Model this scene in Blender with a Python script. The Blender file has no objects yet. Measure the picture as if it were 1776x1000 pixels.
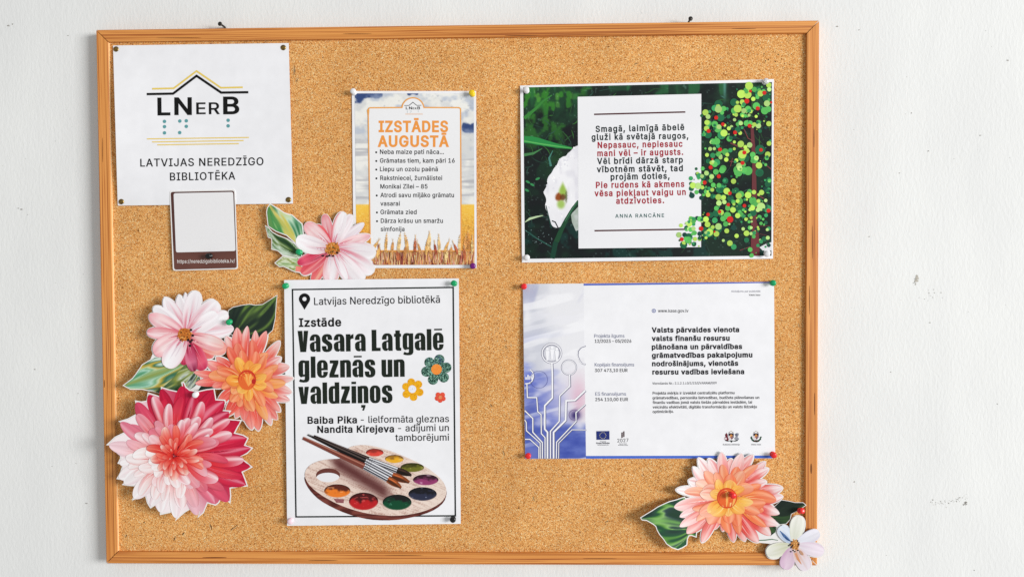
import bpy, bmesh, math, random, os
import numpy as np
from mathutils import Vector
from mathutils.geometry import delaunay_2d_cdt

random.seed(7)
SC = bpy.context.scene
COL = SC.collection

# ------------------------------------------------------------------ camera
Z0 = 1.5                                   # height of the board's middle above the floor
IW, IH, F = 1776.0, 1000.0, 1400.0         # size of the photograph, focal length in its pixels
FRONT = 0.022                              # how far the frame's front stands off the wall
CAM = np.array([0.125787, -1.344458 - FRONT, 0.048695 + Z0])
ROT = (1.54501, 0.00588, 0.02364)
cd = bpy.data.cameras.new('camera')
cd.sensor_width = 36.0
cd.lens = F * 36.0 / IW
cd.clip_start, cd.clip_end = 0.01, 100
cam = bpy.data.objects.new('camera', cd)
COL.objects.link(cam)
cam.location = CAM
cam.rotation_euler = ROT
SC.camera = cam
RM = np.array(cam.rotation_euler.to_matrix())

CORKH = 0.0165                             # the cork's face lies 5.5 mm behind the frame's front

# ------------------------------------------------------------------ light
world = bpy.data.worlds.new('World')
SC.world = world
world.use_nodes = True
bg = world.node_tree.nodes['Background']
bg.inputs[0].default_value = (0.985, 0.993, 0.99, 1)
bg.inputs[1].default_value = 0.425

def area(name, loc, target, sx, sy, power, color):
    ld = bpy.data.lights.new(name, 'AREA')
    ld.shape = 'RECTANGLE'
    ld.size, ld.size_y = sx, sy
    ld.energy, ld.color = power, color
    o = bpy.data.objects.new(name, ld)
    COL.objects.link(o)
    o.location = loc
    o.rotation_euler = (Vector(target) - Vector(loc)).to_track_quat('-Z', 'Y').to_euler()
    return o
area('window_light', (10.6, -7.0, Z0 + 1.1), (0, 0, Z0), 4.6, 3.5, 1720, (1.0, 0.995, 0.985))

vs = SC.view_settings
vs.view_transform, vs.look, vs.exposure, vs.gamma = 'Standard', 'None', 0.0, 1.0
vs.use_curve_mapping = False
SC.render.engine = 'CYCLES'
SC.cycles.use_denoising = False
SC.cycles.max_bounces = 6

# ------------------------------------------------------------------ helpers: colour, noise, points
def lin(c):
    c = np.asarray(c, float) / 255.0
    return np.where(c <= 0.04045, c / 12.92, ((np.maximum(c, 0) + 0.055) / 1.055) ** 2.4)

def mix(a, b, t):
    t = np.clip(np.asarray(t, float), 0, 1)[..., None]
    return np.asarray(a, float) * (1 - t) + np.asarray(b, float) * t

def sstep(a, b, x):
    t = np.clip((np.asarray(x, float) - a) / (b - a), 0, 1)
    return t * t * (3 - 2 * t)

def vnoise(x, y, seed=0):
    x, y = np.asarray(x, float), np.asarray(y, float)
    xi, yi = np.floor(x), np.floor(y)
    fx, fy = x - xi, y - yi
    fx, fy = fx * fx * (3 - 2 * fx), fy * fy * (3 - 2 * fy)
    def h(i, j):
        s = np.sin(i * 127.1 + j * 311.7 + seed * 74.7) * 43758.5453
        return s - np.floor(s)
    a = h(xi, yi) * (1 - fx) + h(xi + 1, yi) * fx
    b = h(xi, yi + 1) * (1 - fx) + h(xi + 1, yi + 1) * fx
    return a * (1 - fy) + b * fy

def fbm(x, y, seed=0, octaves=4):
    s, a, t = 0, 0.5, 0
    for k in range(octaves):
        s = s + a * vnoise(x * 2 ** k, y * 2 ** k, seed + k * 3.1)
        t += a
        a *= 0.5
    return s / t

def ramp(stops, u):
    us = [s[0] for s in stops]
    cs = np.array([s[1] for s in stops], float)
    u = np.asarray(u, float)
    return np.stack([np.interp(u, us, cs[:, k]) for k in range(3)], -1)

def at(px, py, h):
    """the point h metres off the wall that the photograph shows at (px, py)"""
    px, py, h = np.broadcast_arrays(np.asarray(px, float), np.asarray(py, float), np.asarray(h, float))
    d = np.stack([(px - IW / 2) / F, (IH / 2 - py) / F, -np.ones_like(px)], -1) @ RM.T
    t = (-h - CAM[1]) / d[..., 1]
    return CAM + d * t[..., None]

def zr(x0, y0, s):
    """coordinates read off an enlarged view -> photograph coordinates"""
    def f(*pts):
        return [(x0 + p[0] * s, y0 + p[1] * s) for p in pts]
    return f

def homog(src, dst):
    A, b = [], []
    for (x, y), (u, v) in zip(src, dst):
        A += [[x, y, 1, 0, 0, 0, -u * x, -u * y], [0, 0, 0, x, y, 1, -v * x, -v * y]]
        b += [u, v]
    return np.append(np.linalg.solve(np.array(A, float), np.array(b, float)), 1).reshape(3, 3)

def hmap(M, x, y):
    x, y = np.asarray(x, float), np.asarray(y, float)
    w = M[2, 0] * x + M[2, 1] * y + M[2, 2]
    return (M[0, 0] * x + M[0, 1] * y + M[0, 2]) / w, (M[1, 0] * x + M[1, 1] * y + M[1, 2]) / w

# ------------------------------------------------------------------ helpers: objects
def thing(name, label, cat, loc, group=None):
    o = bpy.data.objects.new(name, None)
    o.empty_display_size = 0.02
    COL.objects.link(o)
    o.location = loc
    o['label'], o['category'] = label, cat
    if group:
        o['group'] = group
    return o

def tag(o, label, cat, group=None):
    o['label'], o['category'] = label, cat
    if group:
        o['group'] = group
    return o

def mesh_obj(name, V, faces, mat, parent=None, cols=None, smooth=False, origin=None, mats=None, mi=None):
    V = np.asarray(V, float)
    org = np.array(parent.location) if parent else (np.asarray(origin, float) if origin is not None else np.zeros(3))
    me = bpy.data.meshes.new(name)
    me.from_pydata([tuple(v) for v in (V - org)], [], [tuple(int(i) for i in f) for f in faces])
    for m in (mats or [mat]):
        me.materials.append(m)
    if mi is not None:
        me.polygons.foreach_set('material_index', mi)
    if cols is not None:
        a = me.color_attributes.new('Col', 'FLOAT_COLOR', 'POINT')
        c4 = np.ones((len(V), 4), np.float32)
        c4[:, :3] = cols
        a.data.foreach_set('color', c4.ravel())
    if smooth:
        me.polygons.foreach_set('use_smooth', [True] * len(me.polygons))
    me.update()
    o = bpy.data.objects.new(name, me)
    COL.objects.link(o)
    if parent:
        o.parent = parent
    elif origin is not None:
        o.location = org
    return o

# ------------------------------------------------------------------ materials
def mat_new(name):
    m = bpy.data.materials.new(name)
    m.use_nodes = True
    nt = m.node_tree
    return m, nt, nt.nodes, nt.links, nt.nodes['Principled BSDF']

def nd(nt, kind, **kw):
    n = nt.nodes.new(kind)
    for k, v in kw.items():
        setattr(n, k, v)
    return n

def ramp_node(nt, stops):
    r = nd(nt, 'ShaderNodeValToRGB')
    el = r.color_ramp.elements
    while len(el) < len(stops):
        el.new(0.5)
    for e, (p, c) in zip(el, stops):
        e.position = p
        e.color = (*lin(c), 1) if not isinstance(c, (int, float)) else (c, c, c, 1)
    return r

def coords(nt, scale):
    tc = nd(nt, 'ShaderNodeTexCoord')
    mp = nd(nt, 'ShaderNodeMapping')
    mp.inputs['Scale'].default_value = scale
    nt.links.new(tc.outputs['Object'], mp.inputs['Vector'])
    return mp

def noise(nt, vec, scale, detail=3, rough=0.6, dist=0.0):
    n = nd(nt, 'ShaderNodeTexNoise')
    n.inputs['Scale'].default_value = scale
    n.inputs['Detail'].default_value = detail
    n.inputs['Roughness'].default_value = rough
    n.inputs['Distortion'].default_value = dist
    if vec is not None:
        nt.links.new(vec.outputs[0], n.inputs['Vector'])
    return n

def make_print(name, rough, spec, bump=0.0):
    m, nt, N, L, b = mat_new(name)
    a = nd(nt, 'ShaderNodeVertexColor', layer_name='Col')
    c = coords(nt, (1, 1, 1))
    n = noise(nt, c, 900, 2)
    r = ramp_node(nt, [(0.3, 0.93), (0.7, 1.0)])
    L.new(n.outputs['Fac'], r.inputs[0])
    mx = nd(nt, 'ShaderNodeMix', data_type='RGBA', blend_type='MULTIPLY')
    mx.inputs[0].default_value = 1.0
    L.new(a.outputs['Color'], mx.inputs[6])
    L.new(r.outputs[0], mx.inputs[7])
    L.new(mx.outputs[2], b.inputs['Base Color'])
    b.inputs['Roughness'].default_value = rough
    b.inputs['Specular IOR Level'].default_value = spec
    return m
PRINT = make_print('printed_ink', 0.55, 0.2)
GLOSSPRINT = make_print('glossy_print', 0.3, 0.4)

def make_paper(name, c, rough=0.6, spec=0.25):
    m, nt, N, L, b = mat_new(name)
    co = coords(nt, (1, 1, 1))
    n = noise(nt, co, 35, 3)
    r = ramp_node(nt, [(0.3, tuple(v * 0.975 for v in c)), (0.7, c)])
    L.new(n.outputs['Fac'], r.inputs[0])
    L.new(r.outputs[0], b.inputs['Base Color'])
    n2 = noise(nt, co, 14, 2)
    bp = nd(nt, 'ShaderNodeBump')
    bp.inputs['Strength'].default_value = 0.12
    bp.inputs['Distance'].default_value = 0.004
    L.new(n2.outputs['Fac'], bp.inputs['Height'])
    L.new(bp.outputs[0], b.inputs['Normal'])
    b.inputs['Roughness'].default_value = rough
    b.inputs['Specular IOR Level'].default_value = spec
    return m
PAPER = make_paper('white_paper', (243, 243, 246))
CARD = make_paper('white_card', (240, 238, 236), 0.4, 0.4)

def make_cork():
    m, nt, N, L, b = mat_new('cork')
    co = coords(nt, (1, 1, 1))
    v = nd(nt, 'ShaderNodeTexVoronoi')
    v.inputs['Scale'].default_value = 950
    v.inputs['Randomness'].default_value = 1.0
    dn = noise(nt, co, 260, 2)
    ad = nd(nt, 'ShaderNodeMixRGB', blend_type='ADD')
    ad.inputs[0].default_value = 0.0012
    L.new(co.outputs[0], ad.inputs[1])
    L.new(dn.outputs['Color'], ad.inputs[2])
    L.new(ad.outputs[0], v.inputs['Vector'])
    sep = nd(nt, 'ShaderNodeSeparateColor')
    L.new(v.outputs['Color'], sep.inputs[0])
    r = ramp_node(nt, [(0.0, (136, 80, 32)), (0.12, (210, 140, 70)), (0.5, (246, 180, 107)), (0.8, (254, 198, 124)), (0.93, (255, 222, 158)), (1.0, (255, 238, 196))])
    L.new(sep.outputs[0], r.inputs[0])
    big = noise(nt, co, 7, 5)
    rb = ramp_node(nt, [(0.3, (232, 226, 220)), (0.7, (255, 252, 250))])
    L.new(big.outputs['Fac'], rb.inputs[0])
    m1 = nd(nt, 'ShaderNodeMix', data_type='RGBA', blend_type='MULTIPLY')
    m1.inputs[0].default_value = 1
    L.new(r.outputs[0], m1.inputs[6])
    L.new(rb.outputs[0], m1.inputs[7])
    sp = noise(nt, co, 1000, 1, 0.5)
    rs = ramp_node(nt, [(0.66, 0.0), (0.72, 1.0)])
    L.new(sp.outputs['Fac'], rs.inputs[0])
    m2 = nd(nt, 'ShaderNodeMix', data_type='RGBA')
    L.new(rs.outputs[0], m2.inputs[0])
    L.new(m1.outputs[2], m2.inputs[6])
    m2.inputs[7].default_value = (*lin((104, 62, 30)), 1)
    L.new(m2.outputs[2], b.inputs['Base Color'])
    bp = nd(nt, 'ShaderNodeBump')
    bp.inputs['Strength'].default_value = 0.55
    bp.inputs['Distance'].default_value = 0.0012
    L.new(sep.outputs[1], bp.inputs['Height'])
    L.new(bp.outputs[0], b.inputs['Normal'])
    b.inputs['Roughness'].default_value = 0.85
    b.inputs['Specular IOR Level'].default_value = 0.15
    return m
CORK = make_cork()

def plain(name, c, rough=0.8, spec=0.2, metal=0.0):
    m, nt, N, L, b = mat_new(name)
    co = coords(nt, (1, 1, 1))
    n = noise(nt, co, 300, 3)
    r = ramp_node(nt, [(0.3, tuple(v * 0.9 for v in c)), (0.7, c)])
    L.new(n.outputs['Fac'], r.inputs[0])
    L.new(r.outputs[0], b.inputs['Base Color'])
    b.inputs['Roughness'].default_value = rough
    b.inputs['Specular IOR Level'].default_value = spec
    b.inputs['Metallic'].default_value = metal
    return m
PIT = plain('torn_cork_dark', (84, 50, 26), 0.95, 0.0)
TORN = plain('torn_cork_pale', (240, 205, 150), 0.9, 0.05)

def make_wood(name, scale, seed):
    m, nt, N, L, b = mat_new(name)
    co = coords(nt, scale)
    co.inputs['Location'].default_value = (seed, seed * 2.3, seed * 1.7)
    n = noise(nt, co, 1.0, 3, 0.5, 0.6)
    r = ramp_node(nt, [(0.0, (172, 98, 36)), (0.40, (206, 130, 56)), (0.5, (232, 160, 82)), (0.6, (222, 146, 70)), (1.0, (246, 192, 122))])
    L.new(n.outputs['Fac'], r.inputs[0])
    f = noise(nt, co, 2.3, 2, 0.5, 0.5)
    rf = ramp_node(nt, [(0.35, (176, 136, 104)), (0.43, (226, 204, 184)), (0.50, (255, 255, 255))])
    L.new(f.outputs['Fac'], rf.inputs[0])
    mx = nd(nt, 'ShaderNodeMix', data_type='RGBA', blend_type='MULTIPLY')
    mx.inputs[0].default_value = 1
    L.new(r.outputs[0], mx.inputs[6])
    L.new(rf.outputs[0], mx.inputs[7])
    L.new(mx.outputs[2], b.inputs['Base Color'])
    bp = nd(nt, 'ShaderNodeBump')
    bp.inputs['Strength'].default_value = 0.2
    bp.inputs['Distance'].default_value = 0.0006
    L.new(f.outputs['Fac'], bp.inputs['Height'])
    L.new(bp.outputs[0], b.inputs['Normal'])
    b.inputs['Roughness'].default_value = 0.5
    b.inputs['Specular IOR Level'].default_value = 0.55
    return m
WOOD_H = make_wood('pine_along', (1.6, 260, 330), 3.0)
WOOD_V = make_wood('pine_upright', (330, 260, 1.6), 5.0)
KNOT = plain('dark_pine_grain', (128, 72, 30), 0.5, 0.3)
LIT_LIP = plain('painted_lit_pine', (250, 214, 160), 0.6, 0.3)  # window light painted as a paler tone on the left rail's inner lip

def make_wall():
    m, nt, N, L, b = mat_new('painted_plaster')
    co = coords(nt, (1, 1, 0.42))
    n = noise(nt, co, 210, 4, 0.6, 0.4)
    co2 = coords(nt, (1, 1, 1))
    n2 = noise(nt, coords(nt, (2.2, 1, 0.8)), 2.2, 5)
    r = ramp_node(nt, [(0.3, (225, 226, 225)), (0.7, (237, 238, 236))])
    L.new(n2.outputs['Fac'], r.inputs[0])
    # a few specks of dirt
    sp = noise(nt, co2, 95, 3, 0.65)
    rs = ramp_node(nt, [(0.735, 0.0), (0.77, 0.75)])
    L.new(sp.outputs['Fac'], rs.inputs[0])
    mx = nd(nt, 'ShaderNodeMix', data_type='RGBA')
    L.new(rs.outputs[0], mx.inputs[0])
    L.new(r.outputs[0], mx.inputs[6])
    mx.inputs[7].default_value = (*lin((150, 148, 142)), 1)
    L.new(mx.outputs[2], b.inputs['Base Color'])
    bp = nd(nt, 'ShaderNodeBump')
    bp.inputs['Strength'].default_value = 0.28
    bp.inputs['Distance'].default_value = 0.0020
    L.new(n.outputs['Fac'], bp.inputs['Height'])
    L.new(bp.outputs[0], b.inputs['Normal'])
    b.inputs['Roughness'].default_value = 0.75
    b.inputs['Specular IOR Level'].default_value = 0.2
    return m
WALLM = make_wall()
SCUFF = plain('wall_scuff', (178, 175, 169), 0.9, 0.05)
CHIP = plain('wall_chip', (196, 190, 178), 0.9, 0.05)

# ------------------------------------------------------------------ 2D drawing kit (all in photograph pixels, put on a sheet later)
def area2(P):
    x, y = P[:, 0], P[:, 1]
    return 0.5 * np.sum(x * np.roll(y, -1) - np.roll(x, -1) * y)

def offset_poly(P, dx, dy=None):
    """grow a closed outline along its normals (negative shrinks it), mitred but limited"""
    dy = dx if dy is None else dy
    P = np.asarray(P, float)
    s = 1.0 if area2(P) > 0 else -1.0
    e = np.roll(P, -1, 0) - P
    ln = np.maximum(np.hypot(e[:, 0], e[:, 1]), 1e-9)
    n = np.stack([e[:, 1], -e[:, 0]], 1) / ln[:, None] * s
    n0 = np.roll(n, 1, 0)
    m = n + n0
    d = np.maximum((m * m).sum(1), 0.7)
    m = 2 * m / d[:, None]
    return P + m * np.array([dx, dy])

def clean(P):
    P = np.asarray(P, float)
    k = np.hypot(*(P - np.roll(P, 1, 0)).T) > 1e-5
    return P[k]

def tri_fill(contours, signs, extra=None, eps=1e-5):
    """nonzero fill of any overlapping outlines; extra: free points inside"""
    verts, edges, loops = [], [], []
    for P, s in zip(contours, signs):
        P = clean(P)
        if len(P) < 3:
            continue
        if (area2(P) < 0) == (s > 0):
            P = P[::-1]
        n0, n = len(verts), len(P)
        verts += [Vector((p[0], p[1])) for p in P]
        edges += [(n0 + i, n0 + (i + 1) % n) for i in range(n)]
        loops.append(P)
    if extra is not None:
        verts += [Vector((p[0], p[1])) for p in extra]
    r = delaunay_2d_cdt(verts, edges, [], 0, eps)
    V = np.array([(v.x, v.y) for v in r[0]])
    T = np.array([f for f in r[2] if len(f) == 3], int).reshape(-1, 3)
    C = V[T].mean(1)
    w = np.zeros(len(T), int)
    for P in loops:                                         # winding number of every triangle's middle
        for (x0, y0), (x1, y1) in zip(P, np.roll(P, -1, 0)):
            if y0 == y1:
                continue
            up = (y0 <= C[:, 1]) & (y1 > C[:, 1])
            dn = (y1 <= C[:, 1]) & (y0 > C[:, 1])
            side = (x1 - x0) * (C[:, 1] - y0) - (C[:, 0] - x0) * (y1 - y0)
            w += (up & (side > 0)).astype(int) - (dn & (side < 0)).astype(int)
    return V, T[w > 0]

def dense(P, d=9.0):
    """extra points along long edges, so that an outline follows a curled sheet"""
    P = np.asarray(P, float)
    out = []
    for a, b in zip(P, np.roll(P, -1, 0)):
        k = max(1, int(math.ceil(np.hypot(*(b - a)) / d)))
        out += [a + (b - a) * j / k for j in range(k)]
    return np.array(out)

def soften(P, n=2):
    """round the corners of a closed outline"""
    P = np.asarray(P, float)
    for _ in range(n):
        q = np.roll(P, -1, 0)
        P = np.stack([P * .75 + q * .25, P * .25 + q * .75], 1).reshape(-1, 2)
    return P

def inside(P, X, Y):
    P = np.asarray(P, float)
    r = np.zeros(np.shape(X), bool)
    j = len(P) - 1
    for i in range(len(P)):
        xi, yi, xj, yj = P[i, 0], P[i, 1], P[j, 0], P[j, 1]
        if yi != yj:
            c = ((yi > Y) != (yj > Y)) & (X < (xj - xi) * (Y - yi) / (yj - yi) + xi)
            r ^= c
        j = i
    return r

def grid_in(P, step):
    P = np.asarray(P, float)
    x = np.arange(P[:, 0].min() + step * .5, P[:, 0].max(), step)
    y = np.arange(P[:, 1].min() + step * .5, P[:, 1].max(), step)
    X, Y = np.meshgrid(x, y)
    X = X + (np.arange(len(y)) % 2)[:, None] * step * 0.5
    k = inside(P, X, Y)
    return np.stack([X[k], Y[k]], 1)

class Draw:
    """collects coloured flat shapes in photograph pixels; put(sheet) makes ONE mesh of them"""
    def __init__(self):
        self.V, self.O, self.C, self.T, self.n = [], [], [], [], 0
        self.lay = 0.0
    def add(self, V, T, col, off):
        V = np.asarray(V, float)
        c = np.asarray(col, float)
        if c.ndim == 1:
            c = np.tile(c, (len(V), 1))
        self.V.append(V)
        self.O.append(np.full(len(V), off) if np.ndim(off) == 0 else np.asarray(off))
        self.C.append(lin(c))
        self.T += [tuple(int(i) + self.n for i in t) for t in T]
        self.n += len(V)
    def poly(self, P, col, off, step=None, signs=None):
        """P: outline or list of outlines; col: rgb or function (x, y) -> rgb"""
        L = [dense(q) for q in (P if signs else [P])]
        ex = grid_in(L[0], step) if step else None
        V, T = tri_fill(L, signs or [1], ex)
        self.add(V, T, col(V[:, 0], V[:, 1]) if callable(col) else col, off)
    def line(self, pts, w, col, off, taper=None, closed=False):
        P = np.asarray(pts, float)
        # subdivide so that it follows a curled sheet
        Q = []
        n = len(P)
        for i in range(n if closed else n - 1):
            a, b = P[i], P[(i + 1) % n]
            k = max(1, int(np.hypot(*(b - a)) / 9))
            Q += [a + (b - a) * j / k for j in range(k)]
        if not closed:
            Q.append(P[-1])
        Q = np.array(Q)
        if closed:
            d0, d1 = Q - np.roll(Q, 1, 0), np.roll(Q, -1, 0) - Q
        else:
            d1 = np.vstack([Q[1:] - Q[:-1], Q[-1:] - Q[-2:-1]])
            d0 = np.vstack([Q[1:2] - Q[:1], Q[1:] - Q[:-1]])
        d0 /= np.maximum(np.hypot(d0[:, 0], d0[:, 1]), 1e-9)[:, None]
        d1 /= np.maximum(np.hypot(d1[:, 0], d1[:, 1]), 1e-9)[:, None]
        n0, n1 = np.stack([-d0[:, 1], d0[:, 0]], 1), np.stack([-d1[:, 1], d1[:, 0]], 1)
        m = n0 + n1
        m = 2 * m / np.maximum((m * m).sum(1), 0.8)[:, None]
        ws = np.full(len(Q), w / 2.0)
        if taper is not None:
            t = np.linspace(0, 1, len(Q))
            ws = np.interp(t, np.linspace(0, 1, len(taper)), taper) / 2.0
        V = np.vstack([Q + m * ws[:, None], Q - m * ws[:, None]])
        N = len(Q)
        T = []
        for i in range(N if closed else N - 1):
            j = (i + 1) % N
            T += [(i, j, N + j), (i, N + j, N + i)]
        self.add(V, T, col, off)
    def disc(self, x, y, r, col, off, ry=None, n=20, rot=0.0):
        a = np.linspace(0, 2 * np.pi, n, endpoint=False)
        ry = r if ry is None else ry
        X, Y = r * np.cos(a), ry * np.sin(a)
        c, s = math.cos(rot), math.sin(rot)
        V = np.vstack([[[x, y]], np.stack([x + X * c - Y * s, y + X * s + Y * c], 1)])
        T = [(0, 1 + i, 1 + (i + 1) % n) for i in range(n)]
        self.add(V, T, col(V[:, 0], V[:, 1]) if callable(col) else col, off)
    def raster(self, quad, nx, ny, fn, off):
        """a picture printed on a quad of the sheet; fn(x, y) in photograph pixels -> rgb"""
        s, t = np.meshgrid(np.linspace(0, 1, nx), np.linspace(0, 1, ny))
        M = homog([(0, 0), (1, 0), (1, 1), (0, 1)], quad)
        X, Y = hmap(M, s.ravel(), t.ravel())
        i = np.arange((ny - 1) * nx).reshape(ny - 1, nx)[:, :-1].ravel()
        T = np.stack([i, i + 1, i + nx + 1, i + nx], 1)
        self.add(np.stack([X, Y], 1), T, fn(X, Y), off)
    def put(self, name, sheet, parent, mat=None, label=None):
        V, O = np.vstack(self.V), np.concatenate(self.O)
        o = mesh_obj(name, sheet.pt(V[:, 0], V[:, 1], O), self.T, mat or PRINT, parent, np.vstack(self.C))
        if label:
            o['label'] = label
        return o

# ------------------------------------------------------------------ lettering
_fp = os.path.join(bpy.utils.system_resource('DATAFILES'), 'fonts', 'Inter.woff2')
_tc = bpy.data.curves.new('lettering', 'FONT')
try:
    _tc.font = bpy.data.fonts.load(_fp)
except Exception:
    pass
_tc.fill_mode = 'NONE'
_tc.resolution_u = 4
_to = bpy.data.objects.new('lettering', _tc)
COL.objects.link(_to)

def contours_of(body):
    _tc.body = body
    bpy.context.view_layer.update()
    me = bpy.data.meshes.new_from_object(_to.evaluated_get(bpy.context.evaluated_depsgraph_get()))
    P = np.array([v.co[:2] for v in me.vertices]).reshape(-1, 2)
    nxt = {}
    for e in me.edges:
        a, b = e.vertices
        nxt.setdefault(a, []).append(b)
        nxt.setdefault(b, []).append(a)
    bpy.data.meshes.remove(me)
    seen, out = set(), []
    for s in sorted(nxt):
        if s in seen:
            continue
        loop, cur, prev = [s], s, None
        seen.add(s)
        while True:
            c = [k for k in nxt[cur] if k != prev and k not in seen]
            if not c:
                break
            k = s + 0 if False else (cur + 1 if cur + 1 in c else c[0])
            seen.add(k)
            loop.append(k)
            prev, cur = cur, k
        out.append(P[loop])
    return out

def xmax(body):
    return max(c[:, 0].max() for c in contours_of(body))
_HH = xmax('HH')
_H = contours_of('H')[0]
CAP = _H[:, 1].max()
_sign = 1.0 if area2(_H) > 0 else -1.0
_gl, _adv = {}, {}

def glyph(ch, bold):
    if ch not in _adv:
        _adv[ch] = xmax('H' + ch + 'H') - _HH
    if (ch, bold) not in _gl:
        if ch == ' ':
            _gl[(ch, bold)] = (np.zeros((0, 2)), np.zeros((0, 3), int))
        else:
            cs = [clean(c) for c in contours_of(ch)]
            sg = [1 if area2(c) * _sign > 0 else -1 for c in cs]
            if bold:
                cs = [offset_poly(c, s * bold, s * bold * 0.8) for c, s in zip(cs, sg)]
            _gl[(ch, bold)] = tri_fill(cs, sg, None, 1e-6)
    return _gl[(ch, bold)], _adv[ch] + bold * 1.6

def text(D, s, p0, p1, cap, col, off, bold=0.0, track=0.0, xs=None):
    """one line of print from p0 to p1 (ends of its baseline), capitals cap pixels high"""
    x, parts = 0.0, []
    for k, ch in enumerate(s):
        (V, T), a = glyph(ch, bold)
        if len(V):
            parts.append((V + np.array([x, 0]), T, k))
        x += a + track
    lo = min(p[0][:, 0].min() for p in parts)
    hi = max(p[0][:, 0].max() for p in parts)
    p0, p1 = np.array(p0, float), np.array(p1, float)
    d = p1 - p0
    up = np.array([d[1], -d[0]]) / np.hypot(*d)
    for V, T, k in parts:
        u = (V[:, 0] - lo) / (hi - lo)
        W = p0 + u[:, None] * d + (V[:, 1] / CAP * cap)[:, None] * up
        D.add(W, T, col, off + (k % 2) * 0.00002)

# condensed poster letters, drawn by hand: x-height 100, stems 26
def rr(x0, y0, x1, y1, tl=0, tr=0, br=0, bl=0, ky=1.25):
    P = []
    for cx, cy, r, a0 in ((x1, y1, tr, 0), (x0, y1, tl, 90), (x0, y0, bl, 180), (x1, y0, br, 270)):
        sx = -1 if cx == x1 else 1
        sy = -1 if cy == y1 else 1
        if r == 0:
            P.append((cx, cy))
        else:
            for k in range(7):
                a = math.radians(a0 + 15 * k)
                P.append((cx + sx * r + r * math.cos(a), cy + sy * r * ky + r * ky * math.sin(a)))
    return np.array(P)
def P_(*p): return np.array(p, float)
def base_n(): return [(1, rr(0, 0, 26, 98)), (1, rr(10, 0, 60, 100, 10, 17, 0, 0)), (-1, rr(26, -1, 34.5, 84, 3, 4, 0, 0))]
def base_a(): return [(1, rr(0, 0, 60, 101, 25, 25, 0, 20)), (-1, P_((-1, 65), (26, 65), (26, 81), (27, 85), (30, 87), (33, 85), (34.5, 81), (34.5, 62), (26, 59), (14, 56), (5, 50), (-1, 40))),
                      (-1, rr(26, 14, 34.5, 50, 2, 0, 3, 4)), (-1, P_((30, -1), (36, -1), (36, 5), (34, 9), (30, 3)))]
def base_e(): return [(1, rr(0, -1, 60, 101, 25, 25, 25, 25)), (-1, rr(25.5, 55, 35, 86, 4.5, 4.5, 0, 0)), (-1, rr(25.5, 13, 35, 42, 0, 0, 4.5, 4.5)), (-1, P_((35, 34), (61, 34), (61, 42), (34, 42)))]
MACRON = lambda x0, x1, y: (1, rr(x0, y, x1, y + 9))
AN = {
    'V': ([(1, P_((0, 122), (27, 122), (31, 46), (35, 122), (60, 122), (47, 0), (14, 0)))], 60),
    'L': ([(1, P_((0, 0), (0, 122), (27, 122), (27, 19), (50, 19), (50, 0)))], 50),
    'a': (base_a(), 60), 'ā': (base_a() + [MACRON(8, 52, 114)], 60),
    'e': (base_e(), 60), 'ē': (base_e() + [MACRON(8, 52, 114)], 60),
    's': ([(1, P_((0, 74), (1, 62), (7, 53), (22, 43), (31, 34), (33, 24), (32, 16), (29, 13), (26, 16), (25, 22), (25, 33), (0, 33), (0, 22), (3, 9), (11, 1), (24, -2), (40, -1), (52, 6), (58, 17), (59, 32), (57, 44), (48, 55), (34, 64), (26, 72), (25, 79), (26, 85), (29, 87), (32, 84), (33, 78), (33, 68), (58, 68), (58, 78), (55, 91), (46, 99), (32, 102), (16, 100), (6, 93), (1, 84)))], 59),
    'r': ([(1, rr(0, 0, 26, 99)), (1, P_((20, 60), (24, 82), (30, 94), (42, 100), (43, 100), (43, 73), (34, 73), (27, 69), (25, 60)))], 43),
    't': ([(1, rr(8, 0, 33, 117, 0, 0, 0, 12)), (1, rr(0, 80, 40, 98)), (1, rr(20, 0, 40, 17))], 40),
    'g': ([(1, rr(0, 2, 40, 101, 20, 10, 10, 20)), (1, rr(34.5, -10, 60, 99, 0, 0, 0, 0)), (-1, rr(25.5, 19, 34.5, 86, 4, 4, 4, 4)),
           (1, P_((60, 10), (60, -8), (55, -20), (44, -26), (26, -27), (8, -24), (2, -18), (10, -6), (20, -11), (30, -12), (34, -8), (35, 4))), (-1, P_((14, 2.5), (35, 2.5), (34.5, 8), (20, 6)))], 60),
    'l': ([(1, rr(0, 0, 26, 122))], 26),
    'z': ([(1, P_((3, 99), (51, 99), (51, 82), (28, 18), (51, 18), (51, 0), (0, 0), (0, 18), (22, 81), (3, 81)))], 52),
    'n': (base_n(), 60), 'ņ': (base_n() + [(1, P_((19, -10), (43, -10), (43, -20), (34, -43), (24, -41), (30, -26), (19, -26)))], 60),
    'u': ([(1, rr(34.5, 0, 60, 99)), (1, rr(0, -1, 50, 99, 0, 0, 8, 17)), (-1, rr(25.5, 15, 34.5, 101, 0, 0, 4, 3))], 60),
    'v': ([(1, P_((0, 99), (26, 99), (30.5, 40), (35, 99), (59, 99), (46, 0), (15, 0)))], 59),
    'd': ([(1, rr(34.5, 0, 60, 122)), (1, rr(0, -1, 42, 101, 22, 8, 8, 22)), (-1, rr(25.5, 14, 34.5, 86, 4, 3, 3, 4))], 60),
    'i': ([(1, rr(0, 0, 26, 99)), (1, rr(0, 110, 26, 124))], 26),
    'o': ([(1, rr(0, -1, 60, 101, 25, 25, 25, 25)), (-1, rr(25.5, 14, 34.5, 86, 4.5, 4.5, 4.5, 4.5))], 60),
}
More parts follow.
